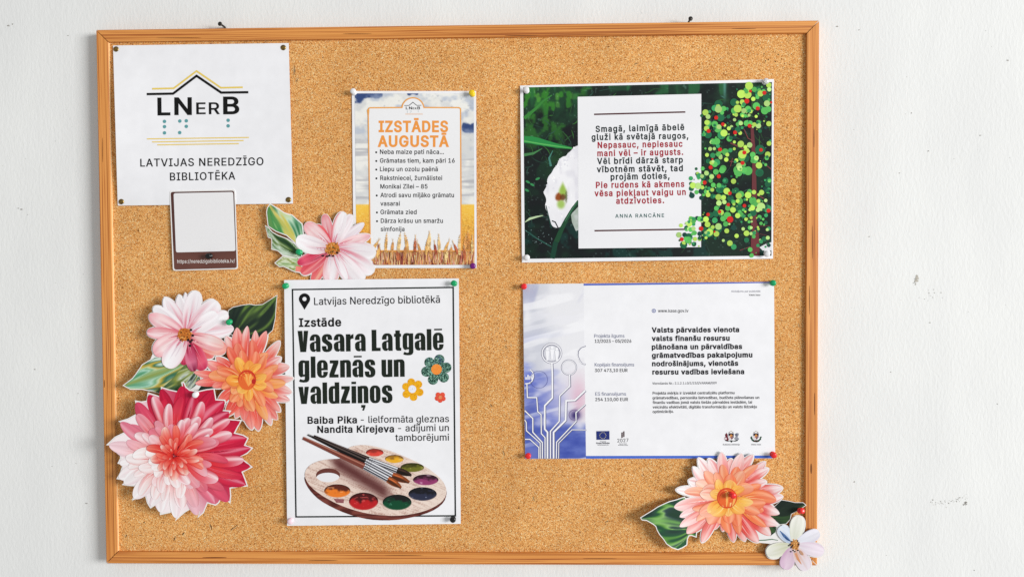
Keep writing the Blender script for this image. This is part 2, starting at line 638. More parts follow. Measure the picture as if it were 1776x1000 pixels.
def poster_letters(D, s, p0, p1, xh, col, off):
    x, parts = 0.0, []
    for ch in s:
        if ch == ' ':
            x += 26
            continue
        g, a = AN[ch]
        V, T = tri_fill([q for _, q in g], [k for k, _ in g], None, 1e-4)
        parts.append((V + np.array([x, 0]), T))
        x += a + 8.5
    hi = x - 8.5
    p0, p1 = np.array(p0, float), np.array(p1, float)
    d = p1 - p0
    up = np.array([d[1], -d[0]]) / np.hypot(*d)
    for V, T in parts:
        D.add(p0 + (V[:, 0] / hi)[:, None] * d + (V[:, 1] / 100 * xh)[:, None] * up, T, col, off)

# ------------------------------------------------------------------ sheets
class Sheet:
    """a four-cornered sheet; edges may stand off the board (left, right, top, bottom in metres)"""
    def __init__(self, corners, h, curl=(0, 0, 0, 0), wav=0.0, seed=0):
        self.c, self.h, self.curl, self.wav, self.seed = corners, h, curl, wav, seed
        self.M = homog(corners, [(0, 0), (1, 0), (1, 1), (0, 1)])
        self.I = homog([(0, 0), (1, 0), (1, 1), (0, 1)], corners)
    def hgt(self, px, py):
        s, t = hmap(self.M, px, py)
        s, t = np.clip(s, 0, 1), np.clip(t, 0, 1)
        l, r, tp, b = self.curl
        ts, tt = 4 * s * (1 - s), 4 * t * (1 - t)
        w = self.wav * (fbm(s * 2.2 + 9, t * 2.2, self.seed, 2) - 0.5) * 2
        return self.h + l * (1 - s) ** 3 * tt + r * s ** 3 * tt + tp * (1 - t) ** 3 * ts + b * t ** 3 * ts + w
    def pt(self, px, py, off=0.0):
        return at(px, py, self.hgt(px, py) + off)
    def build(self, name, parent, mat, th=0.0004, n=56):
        s, t = np.meshgrid(np.linspace(0, 1, n), np.linspace(0, 1, n))
        X, Y = hmap(self.I, s.ravel(), t.ravel())
        A, B = self.pt(X, Y), self.pt(X, Y, -th)
        N = n * n
        i = np.arange((n - 1) * n).reshape(n - 1, n)[:, :-1].ravel()
        Fc = [(a, a + n, a + n + 1, a + 1) for a in i] + [(N + a, N + a + 1, N + a + n + 1, N + a + n) for a in i]
        ring = list(range(n)) + [n * k + n - 1 for k in range(1, n)] + [n * (n - 1) + k for k in range(n - 2, -1, -1)] + [n * k for k in range(n - 2, 0, -1)]
        for k in range(len(ring)):
            a, b = ring[k], ring[(k + 1) % len(ring)]
            Fc.append((a, b, N + b, N + a))
        return mesh_obj(name, np.vstack([A, B]), Fc, mat, parent)

class Slope:
    """a stiff cut-out: its height off the wall is a function of where it is"""
    def __init__(self, fn): self.fn = fn
    def pt(self, px, py, off=0.0):
        bend = 0.0022 * (fbm(np.asarray(px, float) * .012, np.asarray(py, float) * .012, 77, 2) - .35)
        return at(px, py, self.fn(px, py) + bend + off)

def sheet_thing(name, label, cat, S, paper='paper', mat=None, group=None):
    c = S.c
    t = thing(name, label, cat, S.pt(*np.mean(np.array(c), 0)), group)
    S.build(paper, t, mat or PAPER)
    return t

# ================================================================== wall and board
def build_wall():
    P = at([-260, 2040, 2040, -260], [-160, -160, 1160, 1160], 0.0)
    V = [tuple(p) for p in P]
    Fc, mi = [(0, 3, 2, 1)], [0]
    rnd = random.Random(4)
    def fleck(x, y, r, m, h=0.0004):
        k = rnd.randint(5, 8)
        a0 = rnd.random() * 6
        st = 0.6 + rnd.random() * 1.6
        b = len(V)
        for i in range(k):
            a = a0 + i * 2 * math.pi / k
            q = r * (0.5 + rnd.random())
            V.append(tuple(at(x + math.cos(a) * q * st, y + math.sin(a) * q, h)))
        Fc.append(tuple(range(b, b + k))); mi.append(m)
    for k in range(46):                                    # the scuff low on the right
        u = rnd.random()
        fleck(1613 + u * 66 + rnd.gauss(0, 1.5), 866 + 6 * math.sin(u * 5) + u * 3 + rnd.gauss(0, 2.6), rnd.uniform(0.25, 0.9), 1)
    for k in range(14):
        fleck(1675 + rnd.gauss(0, 2), 873 + rnd.gauss(0, 2.5), rnd.uniform(0.3, 1.1), 1)
    for k in range(22):
        fleck(1614 + rnd.gauss(0, 8), 512 + rnd.gauss(0, 4), rnd.uniform(0.2, 0.6), 1)
    for (x, y, r) in ((1452, 46, 1.0), (1581, 196, .9), (1610, 262, .9), (1700, 235, .8), (1748, 105, 1.0), (1482, 835, 1.2), (1690, 988, 1.0), (1613, 559, .8), (37, 363, 1.1), (32, 361, .8), (15, 45, 1.2), (22, 42, 1.0), (132, 803, .8), (150, 872, .9), (118, 62, .7), (1545, 645, .8), (1560, 300, .8), (1490, 52, .9), (60, 640, .8), (96, 245, .7), (1730, 700, .8), (1508, 410, .7)):
        fleck(x, y, r, 1)
    for k in range(40):
        x = rnd.choice([rnd.uniform(5, 150), rnd.uniform(1440, 1770)])
        fleck(x, rnd.uniform(5, 995), rnd.uniform(0.2, 0.55), 1)
    for k in range(9):                                     # chipped paint
        fleck(1590 + rnd.gauss(0, 2.2), 486 + rnd.gauss(0, 4), rnd.uniform(0.8, 2.4), 2, 0.0003 + k * 0.00002)
    for k in range(6):
        fleck(1588 + rnd.gauss(0, 1.5), 489 + rnd.gauss(0, 3.5), rnd.uniform(0.3, .8), 1, 0.0006)
    o = mesh_obj('wall', V, Fc, None, None, mats=[WALLM, SCUFF, CHIP], mi=mi)
    o['kind'] = 'structure'
build_wall()

BW, BH, RAIL = 1.2, 0.9, 0.0202
board = thing('cork_board', 'large cork pinboard in a pine frame on the white wall', 'pinboard', (0, 0, Z0))
def rail(side):
    b, g = 0.0012, 0.0007
    hw, hh = BW / 2, BH / 2
    prof = [(0, 0.0005), (0, FRONT - b), (b * .4, FRONT - b * .35), (b, FRONT), (RAIL - b, FRONT), (RAIL - b * .4, FRONT - b * .35), (RAIL, FRONT - b), (RAIL, 0.003)]
    V, n = [], len(prof)
    for e in (-1, 1):
        for d, h in prof:
            if side in ('top', 'bottom'):
                sg = 1 if side == 'top' else -1
                V.append((e * (hw - d - g), -h, Z0 + sg * (hh - d)))
            else:
                sg = 1 if side == 'right' else -1
                V.append((sg * (hw - d), -h, Z0 + e * (hh - d - g)))
    Fc = [(i, (i + 1) % n, n + (i + 1) % n, n + i) for i in range(n)] + [tuple(range(n)), tuple(range(2 * n - 1, n - 1, -1))]
    m = WOOD_H if side in ('top', 'bottom') else WOOD_V
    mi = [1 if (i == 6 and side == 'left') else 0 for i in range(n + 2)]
    for (x, y, l, w, vert) in {'right': [(1407, 812, 9, 1.5, 1), (1412, 240, 16, .6, 1), (1404, 520, 26, .6, 1), (1413, 700, 20, .6, 1), (1409, 420, 30, .5, 1)], 'left': [(181, 665, 7, .7, 1), (178, 260, 22, .5, 1)],
                               'top': [(620, 59, 26, .6, 0), (1290, 50, 22, .6, 0), (905, 62, 30, .6, 0), (310, 66, 40, .6, 0)], 'bottom': [(372, 966, 22, .8, 0), (1040, 968, 30, .7, 0), (700, 962, 34, .6, 0), (560, 971, 26, .6, 0)]}[side]:
        b0 = len(V)                                         # knots and dark grain
        for k in range(12):
            a = k * math.pi / 6
            dx, dy = w * math.cos(a), l * math.sin(a)
            V.append(tuple(at(x + (dx if vert else dy), y + (dy if vert else dx), FRONT + 0.00015)))
        Fc.append(tuple(range(b0, b0 + 12))); mi.append(2)
    return mesh_obj('frame_rail', V, Fc, None, board, mats=[m, LIT_LIP, KNOT], mi=mi)
for s_ in ('top', 'bottom', 'left', 'right'):
    rail(s_)

def build_cork():
    x, z = BW / 2 - RAIL + 0.001, BH / 2 - RAIL + 0.001
    V = [(-x, -CORKH, Z0 + z), (x, -CORKH, Z0 + z), (x, -CORKH, Z0 - z), (-x, -CORKH, Z0 - z)]
    V += [(a, -0.001, c) for a, b_, c in V]
    Fc = [(0, 3, 2, 1), (4, 5, 6, 7)] + [(i, (i + 1) % 4, 4 + (i + 1) % 4, 4 + i) for i in range(4)]
    mi = [0] * 6
    rnd = random.Random(9)
    def blot(pts, m, h):
        b = len(V)
        for p in pts:
            V.append(tuple(at(p[0], p[1], CORKH + h)))
        Fc.append(tuple(range(b, b + len(pts)))); mi.append(m)
    def gouge(x0, y0, x1, y1, w):
        for k, (m, dx, h) in enumerate(((1, -0.5, 0.00025), (2, 0.55, 0.0005))):
            L, R = [], []
            n = 6
            for i in range(n + 1):
                t = i / n
                ww = w * math.sin(math.pi * (0.08 + 0.84 * t)) * rnd.uniform(0.5, 1.2) * 0.5
                dx0, dy0 = x1 - x0, y1 - y0
                l = math.hypot(dx0, dy0)
                nx, ny = -dy0 / l, dx0 / l
                cx, cy = x0 + dx0 * t + nx * dx * w + rnd.uniform(-.3, .3), y0 + dy0 * t + ny * dx * w
                L.append((cx + nx * ww, cy + ny * ww)); R.append((cx - nx * ww, cy - ny * ww))
            blot(L + R[::-1], m, h)
    for g in ((510, 113, 511, 131, 1.6), (515, 135, 514, 143, 1.3), (364, 908, 367, 919, 1.8), (317, 928, 320, 922, 1.8), (400, 919, 413, 909, 1.1), (219, 926, 217, 931, 1.6), (302, 937, 305, 929, 1.3), (495, 914, 500, 918, 1.6), (826, 210, 826, 220, 1), (530, 382, 526, 388, 1.2), (449, 362, 452, 367, 1.4), (876, 600, 880, 604, 1), (872, 780, 875, 790, 1.1), (1050, 905, 1056, 903, 1), (925, 860, 926, 868, 1.1), (1385, 560, 1386, 568, 1), (848, 455, 850, 462, 1.1), (1100, 112, 1108, 110, 1), (760, 110, 768, 109, 1), (850, 700, 854, 706, 1.0)):
        gouge(*g)
    holes = [(1290.8, 79), (1325, 94), (1333, 104), (1350, 95), (1356, 103), (1328, 106), (1389, 71), (1267, 71), (1370, 112), (1345, 107), (1315, 79), (1010, 110), (850, 520), (870, 350), (560, 100), (240, 400), (700, 940), (1050, 840), (900, 880), (1100, 930), (250, 905), (470, 940), (655, 120), (880, 240), (1370, 500), (1380, 730)]
    holes += [(rnd.uniform(205, 1390), rnd.uniform(80, 950)) for k in range(190)]
    for (x0, y0) in holes:
        r = rnd.uniform(0.45, 1.15)
        blot([(x0 + r * math.cos(a * 1.05) * rnd.uniform(.7, 1.2), y0 + r * math.sin(a * 1.05)) for a in range(6)], 1, 0.0003)
    mesh_obj('cork_panel', V, Fc, None, board, mats=[CORK, PIT, TORN], mi=mi)
build_cork()

# ------------------------------------------------------------------ small hardware
def lathe(profile, n=20):
    V, Fc = [], []
    m = len(profile)
    for k in range(n):
        a = 2 * math.pi * k / n
        for r, h in profile:
            V.append((r * math.cos(a), -h, r * math.sin(a)))
    for k in range(n):
        for i in range(m - 1):
            a, b = k * m + i, ((k + 1) % n) * m + i
            Fc.append((a, a + 1, b + 1, b))
    return V, Fc

def plastic(name, c, rough=0.28, trans=0.0):
    m, nt, N, L, b = mat_new(name)
    co = coords(nt, (1, 1, 1))
    n = noise(nt, co, 200, 2)
    r = ramp_node(nt, [(0.3, tuple(v * 0.95 for v in c)), (0.7, c)])
    L.new(n.outputs['Fac'], r.inputs[0])
    L.new(r.outputs[0], b.inputs['Base Color'])
    b.inputs['Roughness'].default_value = rough
    b.inputs['Subsurface Weight'].default_value = 0.15
    b.inputs['Subsurface Radius'].default_value = (0.002, 0.002, 0.002)
    b.inputs['Transmission Weight'].default_value = trans
    return m
PL = {'green': plastic('green_plastic', (8, 168, 104)), 'white': plastic('white_plastic', (238, 238, 240)), 'yellow': plastic('yellow_plastic', (250, 214, 10)),
      'purple': plastic('purple_plastic', (112, 12, 120)), 'black': plastic('black_plastic', (14, 14, 15)), 'pink': plastic('pale_pink_plastic', (244, 216, 226)),
      'red': plastic('red_plastic', (238, 40, 44)), 'clear': plastic('clear_plastic', (238, 240, 244), 0.15, 0.4)}
mm = 0.001
PINPROF = [(0, 0), (4.3, 0.1), (4.7, 0.5), (4.6, 1.1), (3.7, 1.7), (2.5, 2.4), (2.3, 4.2), (2.5, 5.6), (3.4, 6.3), (4.6, 6.8), (5.0, 7.5), (5.0, 8.3), (4.5, 9.3), (3.3, 9.9), (1.6, 10.2), (0.01, 10.3)]
_pv, _pf = lathe([(r * mm * 1.0, h * mm) for r, h in PINPROF])
_pin_mesh = {}
def push_pin(px, py, h, colour, label, tx=0.0, tz=0.0, group='push pins on the pinboard'):
    if colour not in _pin_mesh:
        me = bpy.data.meshes.new('push_pin')
        me.from_pydata(_pv, [], _pf)
        me.materials.append(PL[colour])
        me.polygons.foreach_set('use_smooth', [True] * len(me.polygons))
        _pin_mesh[colour] = me
    o = bpy.data.objects.new('push_pin', _pin_mesh[colour])
    COL.objects.link(o)
    hd = at(px, py, h + 0.006)                             # the photograph shows the middle of the pin here
    o.rotation_euler = (math.radians(tx), 0, math.radians(tz))
    off = np.array(o.rotation_euler.to_matrix()) @ np.array([0, -0.006, 0])
    o.location = hd - off
    return tag(o, label, 'push pin', group)

BRASS, nt_, N_, L_, b_ = mat_new('aged_brass')
_co = coords(nt_, (1, 1, 1)); _n = noise(nt_, _co, 260, 4)
_r = ramp_node(nt_, [(0.3, (92, 70, 34)), (0.7, (176, 146, 84))])
L_.new(_n.outputs['Fac'], _r.inputs[0]); L_.new(_r.outputs[0], b_.inputs['Base Color'])
b_.inputs['Metallic'].default_value = 1.0
b_.inputs['Roughness'].default_value = 0.35
_tv, _tf = lathe([(r * mm, h * mm) for r, h in [(0, 0.1), (4.2, 0.1), (4.6, 0.3), (4.5, 0.75), (3.8, 1.3), (2.6, 1.75), (1.3, 2.0), (0.01, 2.05)]], 28)
_tm = bpy.data.meshes.new('thumbtack'); _tm.from_pydata(_tv, [], _tf); _tm.materials.append(BRASS)
_tm.polygons.foreach_set('use_smooth', [True] * len(_tm.polygons))
def thumbtack(px, py, h, label, tx=0, tz=0):
    o = bpy.data.objects.new('thumbtack', _tm)
    COL.objects.link(o)
    o.location = at(px, py, h)
    o.rotation_euler = (math.radians(tx), 0, math.radians(tz))
    return tag(o, label, 'thumbtack', 'brass thumbtacks holding the logo sheet')

STEEL = plain('dark_nail_steel', (62, 58, 54), 0.45, 0.5, 0.7)
def nail(pts, label):
    """a bent nail in the wall above the frame: pts are (px, py, height off the wall)"""
    P = np.array([at(*p) for p in pts])
    V, Fc, n = [], [], 10
    rad = [0.0016] * (len(P) - 1) + [0.0016]
    P = list(P); 
    d = P[-1] - P[-2]; d = d / np.linalg.norm(d)
    P += [P[-1] + d * 0.0001, P[-1] + d * 0.0014, P[-1] + d * 0.0016]
    rad += [0.0036, 0.0037, 0.0004]
    for i, p in enumerate(P):
        t = P[min(i + 1, len(P) - 1)] - P[max(i - 1, 0)]
        t = t / np.linalg.norm(t)
        u = np.cross(t, (0.3, 0.2, 1)); u /= np.linalg.norm(u)
        w = np.cross(t, u)
        for k in range(n):
            a = 2 * math.pi * k / n
            V.append(p + (u * math.cos(a) + w * math.sin(a)) * rad[i])
    for i in range(len(P) - 1):
        for k in range(n):
            a, b = i * n + k, i * n + (k + 1) % n
            Fc.append((a, b, b + n, a + n))
    Fc += [tuple(range(n - 1, -1, -1)), tuple(range((len(P) - 1) * n, len(P) * n))]
    tag(mesh_obj('nail', V, Fc, STEEL, None, smooth=True, origin=P[0]), label, 'nail', 'nails the board hangs from')
nail([(391, 50, -0.004), (390, 47.5, 0.004), (386, 44.5, 0.012), (382, 42, 0.019)], 'dark bent nail in the wall above the frame over the logo sheet')
nail([(1193, 42, -0.004), (1194, 39, 0.004), (1196, 35.5, 0.012), (1197.5, 33, 0.018)], 'dark slanting nail in the wall above the frame over the poem poster')

INK = (22, 22, 24)
# ================================================================== logo sheet, top left
def logo_sheet():
    A, B = zr(150, 20, .22), zr(170, 220, .28)
    S = Sheet([(196, 79.2), (500.8, 75), (508.3, 353), (204.2, 356.5)], CORKH + 0.0016, (0.009, 0.003, 0.0025, 0.002), 0.0010, 1)
    t = sheet_thing('logo_sheet', 'white paper sheet with black roof logo and dotted emblem, held by four brass tacks', 'paper notice', S)
    o = 0.0003
    D = Draw()
    D.line(A((518, 610), (688, 606), (868, 470), (1060, 602), (1232, 598)), 2.9, (236, 208, 104), o)
    D.put('yellow_roof_line', S, t)
    D = Draw()
    D.line(A((475, 652), (683, 648), (868, 508), (1062, 640), (1276, 637)), 4.0, (16, 16, 16), o + .0001)
    D.put('black_roof_line', S, t)
    D = Draw()
    for ch, x0, x1, yb, yt, b in (('L', 560, 662, 816, 684, .022), ('N', 693, 831, 813, 682, .022), ('E', 866, 940, 809, 720, .014), ('R', 965, 1052, 809, 719, .014), ('B', 1078, 1205, 807, 676, .022)):
        p = A((x0, yb), (x1, yb - 1))
        text(D, ch, p[0], p[1], (yb - yt) * .22, (16, 16, 16), o, b)
    D.put('logo_lettering', S, t)
    for letter in (((615, 867), (615, 908), (615, 957)), ((736, 864), (787, 862), (787, 906), (735, 955)), ((1117, 858), (1117, 902))):
        D = Draw()
        for x, y in A(*letter):
            D.disc(x, y, 3.0, (96, 160, 164), o)
        D.put('braille_letter', S, t)
    D = Draw()
    for a, b in (((303, 75), (935, 66)), ((335, 94), (902, 85)), ((367, 112), (872, 104))):
        D = Draw()
        D.line(B(a, b), 1.8, (238, 208, 110), o)
        D.put('yellow_rule', S, t)
    D = Draw()
    p = B((262, 246), (1025, 237)); text(D, 'LATVIJAS NEREDZĪGO', p[0], p[1], 13.2, INK, o, .011, .03)
    p = B((446, 332), (850, 326)); text(D, 'BIBLIOTĒKA', p[0], p[1], 13.2, INK, o, .011, .03)
    D.put('name_lettering', S, t)
    h = lambda x, y: float(S.hgt(x, y))
    for (x, y), w in zip(A((234, 298), (1552, 286)) + B((145, 463), (1180, 451)), ('upper left', 'upper right', 'lower left', 'lower right')):
        thumbtack(x, y, h(x, y), 'round aged brass thumbtack in the %s corner of the white logo sheet' % w, random.uniform(-4, 4), random.uniform(-4, 4))
logo_sheet()

# ================================================================== brown web address card
def rounded(corners, r, n=5):
    C = [np.array(c, float) for c in corners]
    out = []
    for i in range(4):
        p, q, s = C[i - 1], C[i], C[(i + 1) % 4]
        a, b = (p - q) / np.linalg.norm(p - q), (s - q) / np.linalg.norm(s - q)
        for k in range(n + 1):
            t = k / n
            out.append(((1 - t) ** 2) * (q + a * r) + 2 * t * (1 - t) * q + t * t * (q + b * r))
    return np.array(out)

def slab(name, P, S, th, mat, parent):
    """a flat cut-out with its own thickness; P outline in photograph pixels"""
    V, T = tri_fill([P], [1], grid_in(P, 12))
    return extrude(name, V, T, S, th, mat, parent)

def extrude(name, V, T, S, th, mat, parent):
    N = len(V)
    A, B = S.pt(V[:, 0], V[:, 1]), S.pt(V[:, 0], V[:, 1], -th)
    cnt = {}
    for t in T:
        for i in range(3):
            a, b = int(t[i]), int(t[(i + 1) % 3])
            cnt[(a, b)] = 1
    Fc = [tuple(t) for t in T] + [(N + t[2], N + t[1], N + t[0]) for t in T]
    Fc += [(a, N + a, N + b, b) for (a, b) in cnt if (b, a) not in cnt]
    return mesh_obj(name, np.vstack([A, B]), Fc, mat, parent)

def web_card():
    A = zr(170, 220, .28)
    c = A((443, 395), (850, 387), (868, 880), (464, 891))
    S = Sheet(c, CORKH + 0.0042, (0, 0, 0, 0), 0.0, 2)
    t = thing('address_card', 'small glossy brown card with rounded corners and a web address, under the logo sheet', 'card', S.pt(*np.mean(c, 0)))
    slab('card_edge', rounded(c, 4.5), S, 0.0012, CARD, t)
    D = Draw()
    c2 = rounded(A((450, 403), (843, 395), (860, 873), (472, 884)), 4)
    D.poly(c2, lambda x, y: mix((82, 46, 40), (112, 70, 60), sstep(420, 450, y) * 0.7 + 0.3 * vnoise(x * .05, y * .05)), 0.0002, 8)
    D.put('brown_face', S, t, GLOSSPRINT)
    D = Draw()
    D.poly(rounded(A((468, 411), (837, 403), (852, 768), (483, 777)), 3.5), (240, 239, 240), 0.0004, 8)
    D.put('white_panel', S, t, GLOSSPRINT)
    D = Draw()
    p = A((491, 844), (848, 840)); text(D, 'https://neredzigobiblioteka.lv/', p[0], p[1], 6.2, (240, 234, 230), 0.0004, .006, .01)
    D.put('address_lettering', S, t, GLOSSPRINT)
    x, y = A((685, 800))[0]
    push_pin(x, y, float(S.hgt(x, y)), 'black', 'black push pin through the lower half of the brown address card', 5, -3)
web_card()

# ================================================================== exhibition schedule (wheat field poster)
def arc(cx, cy, r, a0, a1, n=12):
    return [(cx + r * math.cos(math.radians(a0 + (a1 - a0) * k / n)), cy + r * math.sin(math.radians(a0 + (a1 - a0) * k / n))) for k in range(n + 1)]

def schedule():
    A, B, W = zr(590, 140, .18), zr(590, 300, .18), zr(600, 390, .1323)
    S = Sheet([(610.2, 158), (825.8, 158), (826.9, 464.7), (613.4, 464.5)], CORKH + 0.0012, (0.0005, 0.003, 0.001, 0.0005), 0.0004, 3)
    t = sheet_thing('schedule_poster', 'small portrait poster with orange heading over a cloudy wheat field picture', 'poster', S)
    o = 0.0003
    def sky(x, y):
        n = fbm(x * .045, y * .05, 5, 5)
        c = mix((220, 221, 220), (243, 242, 236), sstep(.32, .58, n))
        st = fbm(x * .012, y * .13, 12, 3)
        c = mix(c, (184, 184, 188), sstep(.52, .7, st) * sstep(225, 260, y) * .8)
        win = lambda x0, x1, y0, h: sstep(x0 - 3, x0 + 3, x) * sstep(x1 + 5, x1 - 5, x) * np.exp(-np.maximum(np.abs(y - y0) / h, 0) ** 2)
        m = win(612, 664, 163, 9) + .9 * win(706, 726, 161, 6) + 1.1 * win(801, 824, 222, 9) + .5 * win(612, 630, 176, 6)
        blue = sstep(.28, .62, m * (.25 + 1.3 * fbm(x * .13, y * .14, 21, 4))) * .92
        c = mix(c, (40, 62, 116), blue)
        dark = sstep(.70, .80, fbm(x * .12, y * .12, 33, 3)) * sstep(300, 190, y)
        c = mix(c, (150, 156, 168), dark * .4)
        c = mix(c, (170, 182, 204), sstep(.5, .75, fbm(x * .05 + 7, y * .07, 44, 4)) * sstep(300, 200, y) * .6)
        g = mix((251, 204, 78), (240, 164, 74), sstep(355, 425, y) * .8 + .2 * fbm(x * .2, y * .1, 18, 3))
        g = mix(g, (176, 120, 40), sstep(.55, .75, vnoise(x * .9, y * .7, 8)) * sstep(360, 400, y) * .6)
        g = mix(g, (255, 226, 130), sstep(.6, .8, vnoise(x * .8, y * .8, 9)) * .5)
        return mix(c, g, sstep(353, 356, y))
    D = Draw()
    D.raster([(615.2, 162.2), (821.5, 162), (823.2, 459), (618.4, 459.5)], 210, 300, sky, o * .8)
    D.put('sky_and_field_picture', S, t)
    # the white panel with its orange line
    l0, l1, r0, r1 = A((270, 262))[0], B((291, 748))[0], A((1160, 260))[0], B((1166, 748))[0]
    hp = [(l1[0], l1[1])] + [(l0[0], l0[1] + 4)] + arc(l0[0] + 4, l0[1] + 4, 4, 180, 270, 5)
    hp += arc(716.2, 189, 19.2, 187, 353, 16)
    hp += arc(r0[0] - 4, r0[1] + 4, 4, 270, 360, 5) + [(r1[0], r1[1])]
    D = Draw()
    o = 0.0006
    D.poly(hp, (243, 243, 244), o, 8)
    D.put('white_panel', S, t)
    D = Draw()
    D.line(hp, 2.2, (240, 170, 88), o + .0001, closed=True)
    D.put('orange_border', S, t)
    # small logo
    D = Draw()
    D.line(A((618, 240), (665, 239), (700, 208), (738, 239), (782, 238)), 1.0, (30, 30, 32), o + .0001)
    for ch, x0, x1, yt in (('L', 632, 655, 251), ('N', 663, 692, 251), ('E', 698, 713, 259), ('R', 719, 737, 259), ('B', 744, 770, 250)):
        p = A((x0, 277), (x1, 277)); text(D, ch, p[0], p[1], (277 - yt) * .18, (28, 28, 30), o + .0001, .02)
    for x, y in A((647, 292), (647, 300), (647, 308), (675, 292), (684, 292), (684, 300), (675, 308), (752, 292), (752, 300)):
        D.disc(x, y, .5, (120, 160, 168), o + .0001, n=8)
    for y in (317, 322, 327):
        D.line(A((628, y), (796, y)), .5, (240, 205, 180), o + .0001)
    D.put('logo', S, t)
    OR = (243, 158, 72)
    D = Draw()
    p = A((370, 492), (1040, 492)); text(D, 'IZSTĀDES', p[0], p[1], 18.2, OR, o + .0001, .035)
    p = A((361, 634), (1049, 634)); text(D, 'AUGUSTĀ', p[0], p[1], 18.2, OR, o + .0001, .035)
    D.put('heading_lettering', S, t)
    D = Draw()
    ink = (34, 34, 36)
    for f, s, x0, x1, y, bl in ((A, 'Neba maize pati nāca…', 383, 1000, 706, 347), (A, 'Grāmatas tiem, kam pāri 16', 383, 1104, 790, 348), (A, 'Liepu un ozolu paēnā', 383, 941, 872, 348), (A, 'Rakstniecei, žurnālistei', 386, 983, 957, 349),
                                (B, 'Monikai Zīlei – 85', 387, 842, 150, 0), (B, 'Atrodi savu mīļāko grāmatu', 387, 1097, 233, 352), (B, 'vasarai', 387, 575, 314, 0), (B, 'Grāmata zied', 388, 737, 396, 354), (B, 'Dārza krāsu un smaržu', 391, 990, 480, 355), (B, 'simfonija', 390, 620, 560, 0)):
        p = f((x0, y), (x1, y)); text(D, s, p[0], p[1], 7.5, ink, o + .0001, .016)
        if bl:
            q = f((bl, y - 16))[0]; D.disc(q[0], q[1], 1.75, ink, o + .0001, n=12)
    D.put('list_lettering', S, t)
    # the wheat that grows over the panel
    D = Draw()
    rnd = random.Random(12)
    tones = [(232, 178, 104), (214, 146, 84), (188, 104, 68), (244, 204, 142), (168, 84, 60), (222, 160, 96)]
    k = 0
    def ear(x, y0, y1, lean, w, tone):
        nonlocal k
        n = 8
        for i in range(n):
            u = i / (n - 1)
            cx, cy = x + lean * (u ** 1.3), y0 + (y1 - y0) * u
            ww = w * (0.55 + 0.6 * math.sin(math.pi * (0.15 + 0.8 * u)))
            for s_ in (-1, 1):
                c = np.clip(np.array(tone) * rnd.uniform(.82, 1.14), 0, 252)
                D.disc(cx + s_ * ww * .42, cy + rnd.uniform(-.4, .4), ww * .5, c, o + .0002 + k * 2e-7, ww * .9, 7, s_ * .4); k += 1
        for q in range(4):
            D.line([(x + lean, y1 + 1), (x + lean * 1.5 + rnd.uniform(-2, 2), y1 - rnd.uniform(4, 9))], .35, (226, 190, 140), o + .0002 + k * 2e-7); k += 1
    for i in range(1700):
        x = rnd.uniform(638 if i % 4 else 800, 822.5)
        y0 = rnd.uniform(445, 459)
        ln = rnd.uniform(6, 24) * (1 if y0 < 455 else .9)
        c = np.array(rnd.choice(tones + [(120, 52, 48), (96, 40, 44), (236, 170, 150), (250, 214, 170), (180, 90, 80)])) * rnd.uniform(.85, 1.1)
        yt = max(y0 - ln, 436 + rnd.uniform(-2, 3))
        D.line([(x, min(y0 + 4, 459)), (min(x + rnd.uniform(-2.5, 2.5), 822.5), yt)], 1, np.clip(c, 0, 252), o + .0002 + k * 2e-7, taper=[1.2, .9, .35]); k += 1
    for x, yt, yb, lean, w, tn in ((648, 420, 433, 7, 2.4, 0), (659, 424, 442, -3, 2.2, 4), (669, 409, 436, 1.5, 2.5, 0), (680, 421, 437, 1.5, 2.4, 5), (691, 409, 437, 3, 2.9, 3), (707, 409, 437, -4, 2.9, 0), (719.5, 415, 440, 1, 2.6, 2), (729, 423, 440, -4, 2.2, 5), (739, 414, 440, 4, 2.8, 0), (744, 407, 432, 1, 3.0, 3), (756, 424, 440, -2, 2.2, 4), (762, 413, 436, -1, 2.5, 3), (772, 420, 436, 6, 2.2, 0), (793, 424, 440, -5, 2.3, 2), (797, 412, 440, 0, 2.4, 3), (782, 430, 440, 1, 2.4, 5), (655, 430, 447, 3, 2.6, 0), (806, 412, 440, 2, 2.6, 5), (813, 406, 440, -1, 2.6, 1), (819, 415, 440, 0.5, 2.3, 3), (702, 428, 446, 2, 2.6, 1), (748, 431, 448, -2, 2.6, 5), (774, 436, 450, 2, 2.5, 3), (690, 436, 450, -1, 2.5, 2), (806, 432, 450, -1, 2.5, 2)):
        ear(x, yb, yt, lean, w, tones[tn])
    D.put('wheat_ears', S, t)
    g = lambda f, *p: f(p)[0]
    for (q, colr, lab) in ((g(A, 127, 105), 'white', 'white push pin in the top left corner of the wheat field poster'), (g(A, 1270, 120), 'yellow', 'yellow push pin in the top right corner of the wheat field poster'), (g(B, 1278, 895), 'purple', 'purple push pin in the bottom right corner of the wheat field poster')):
        push_pin(q[0], q[1], float(S.hgt(*q)), colr, lab, random.uniform(-8, 8), random.uniform(-10, 10))
schedule()

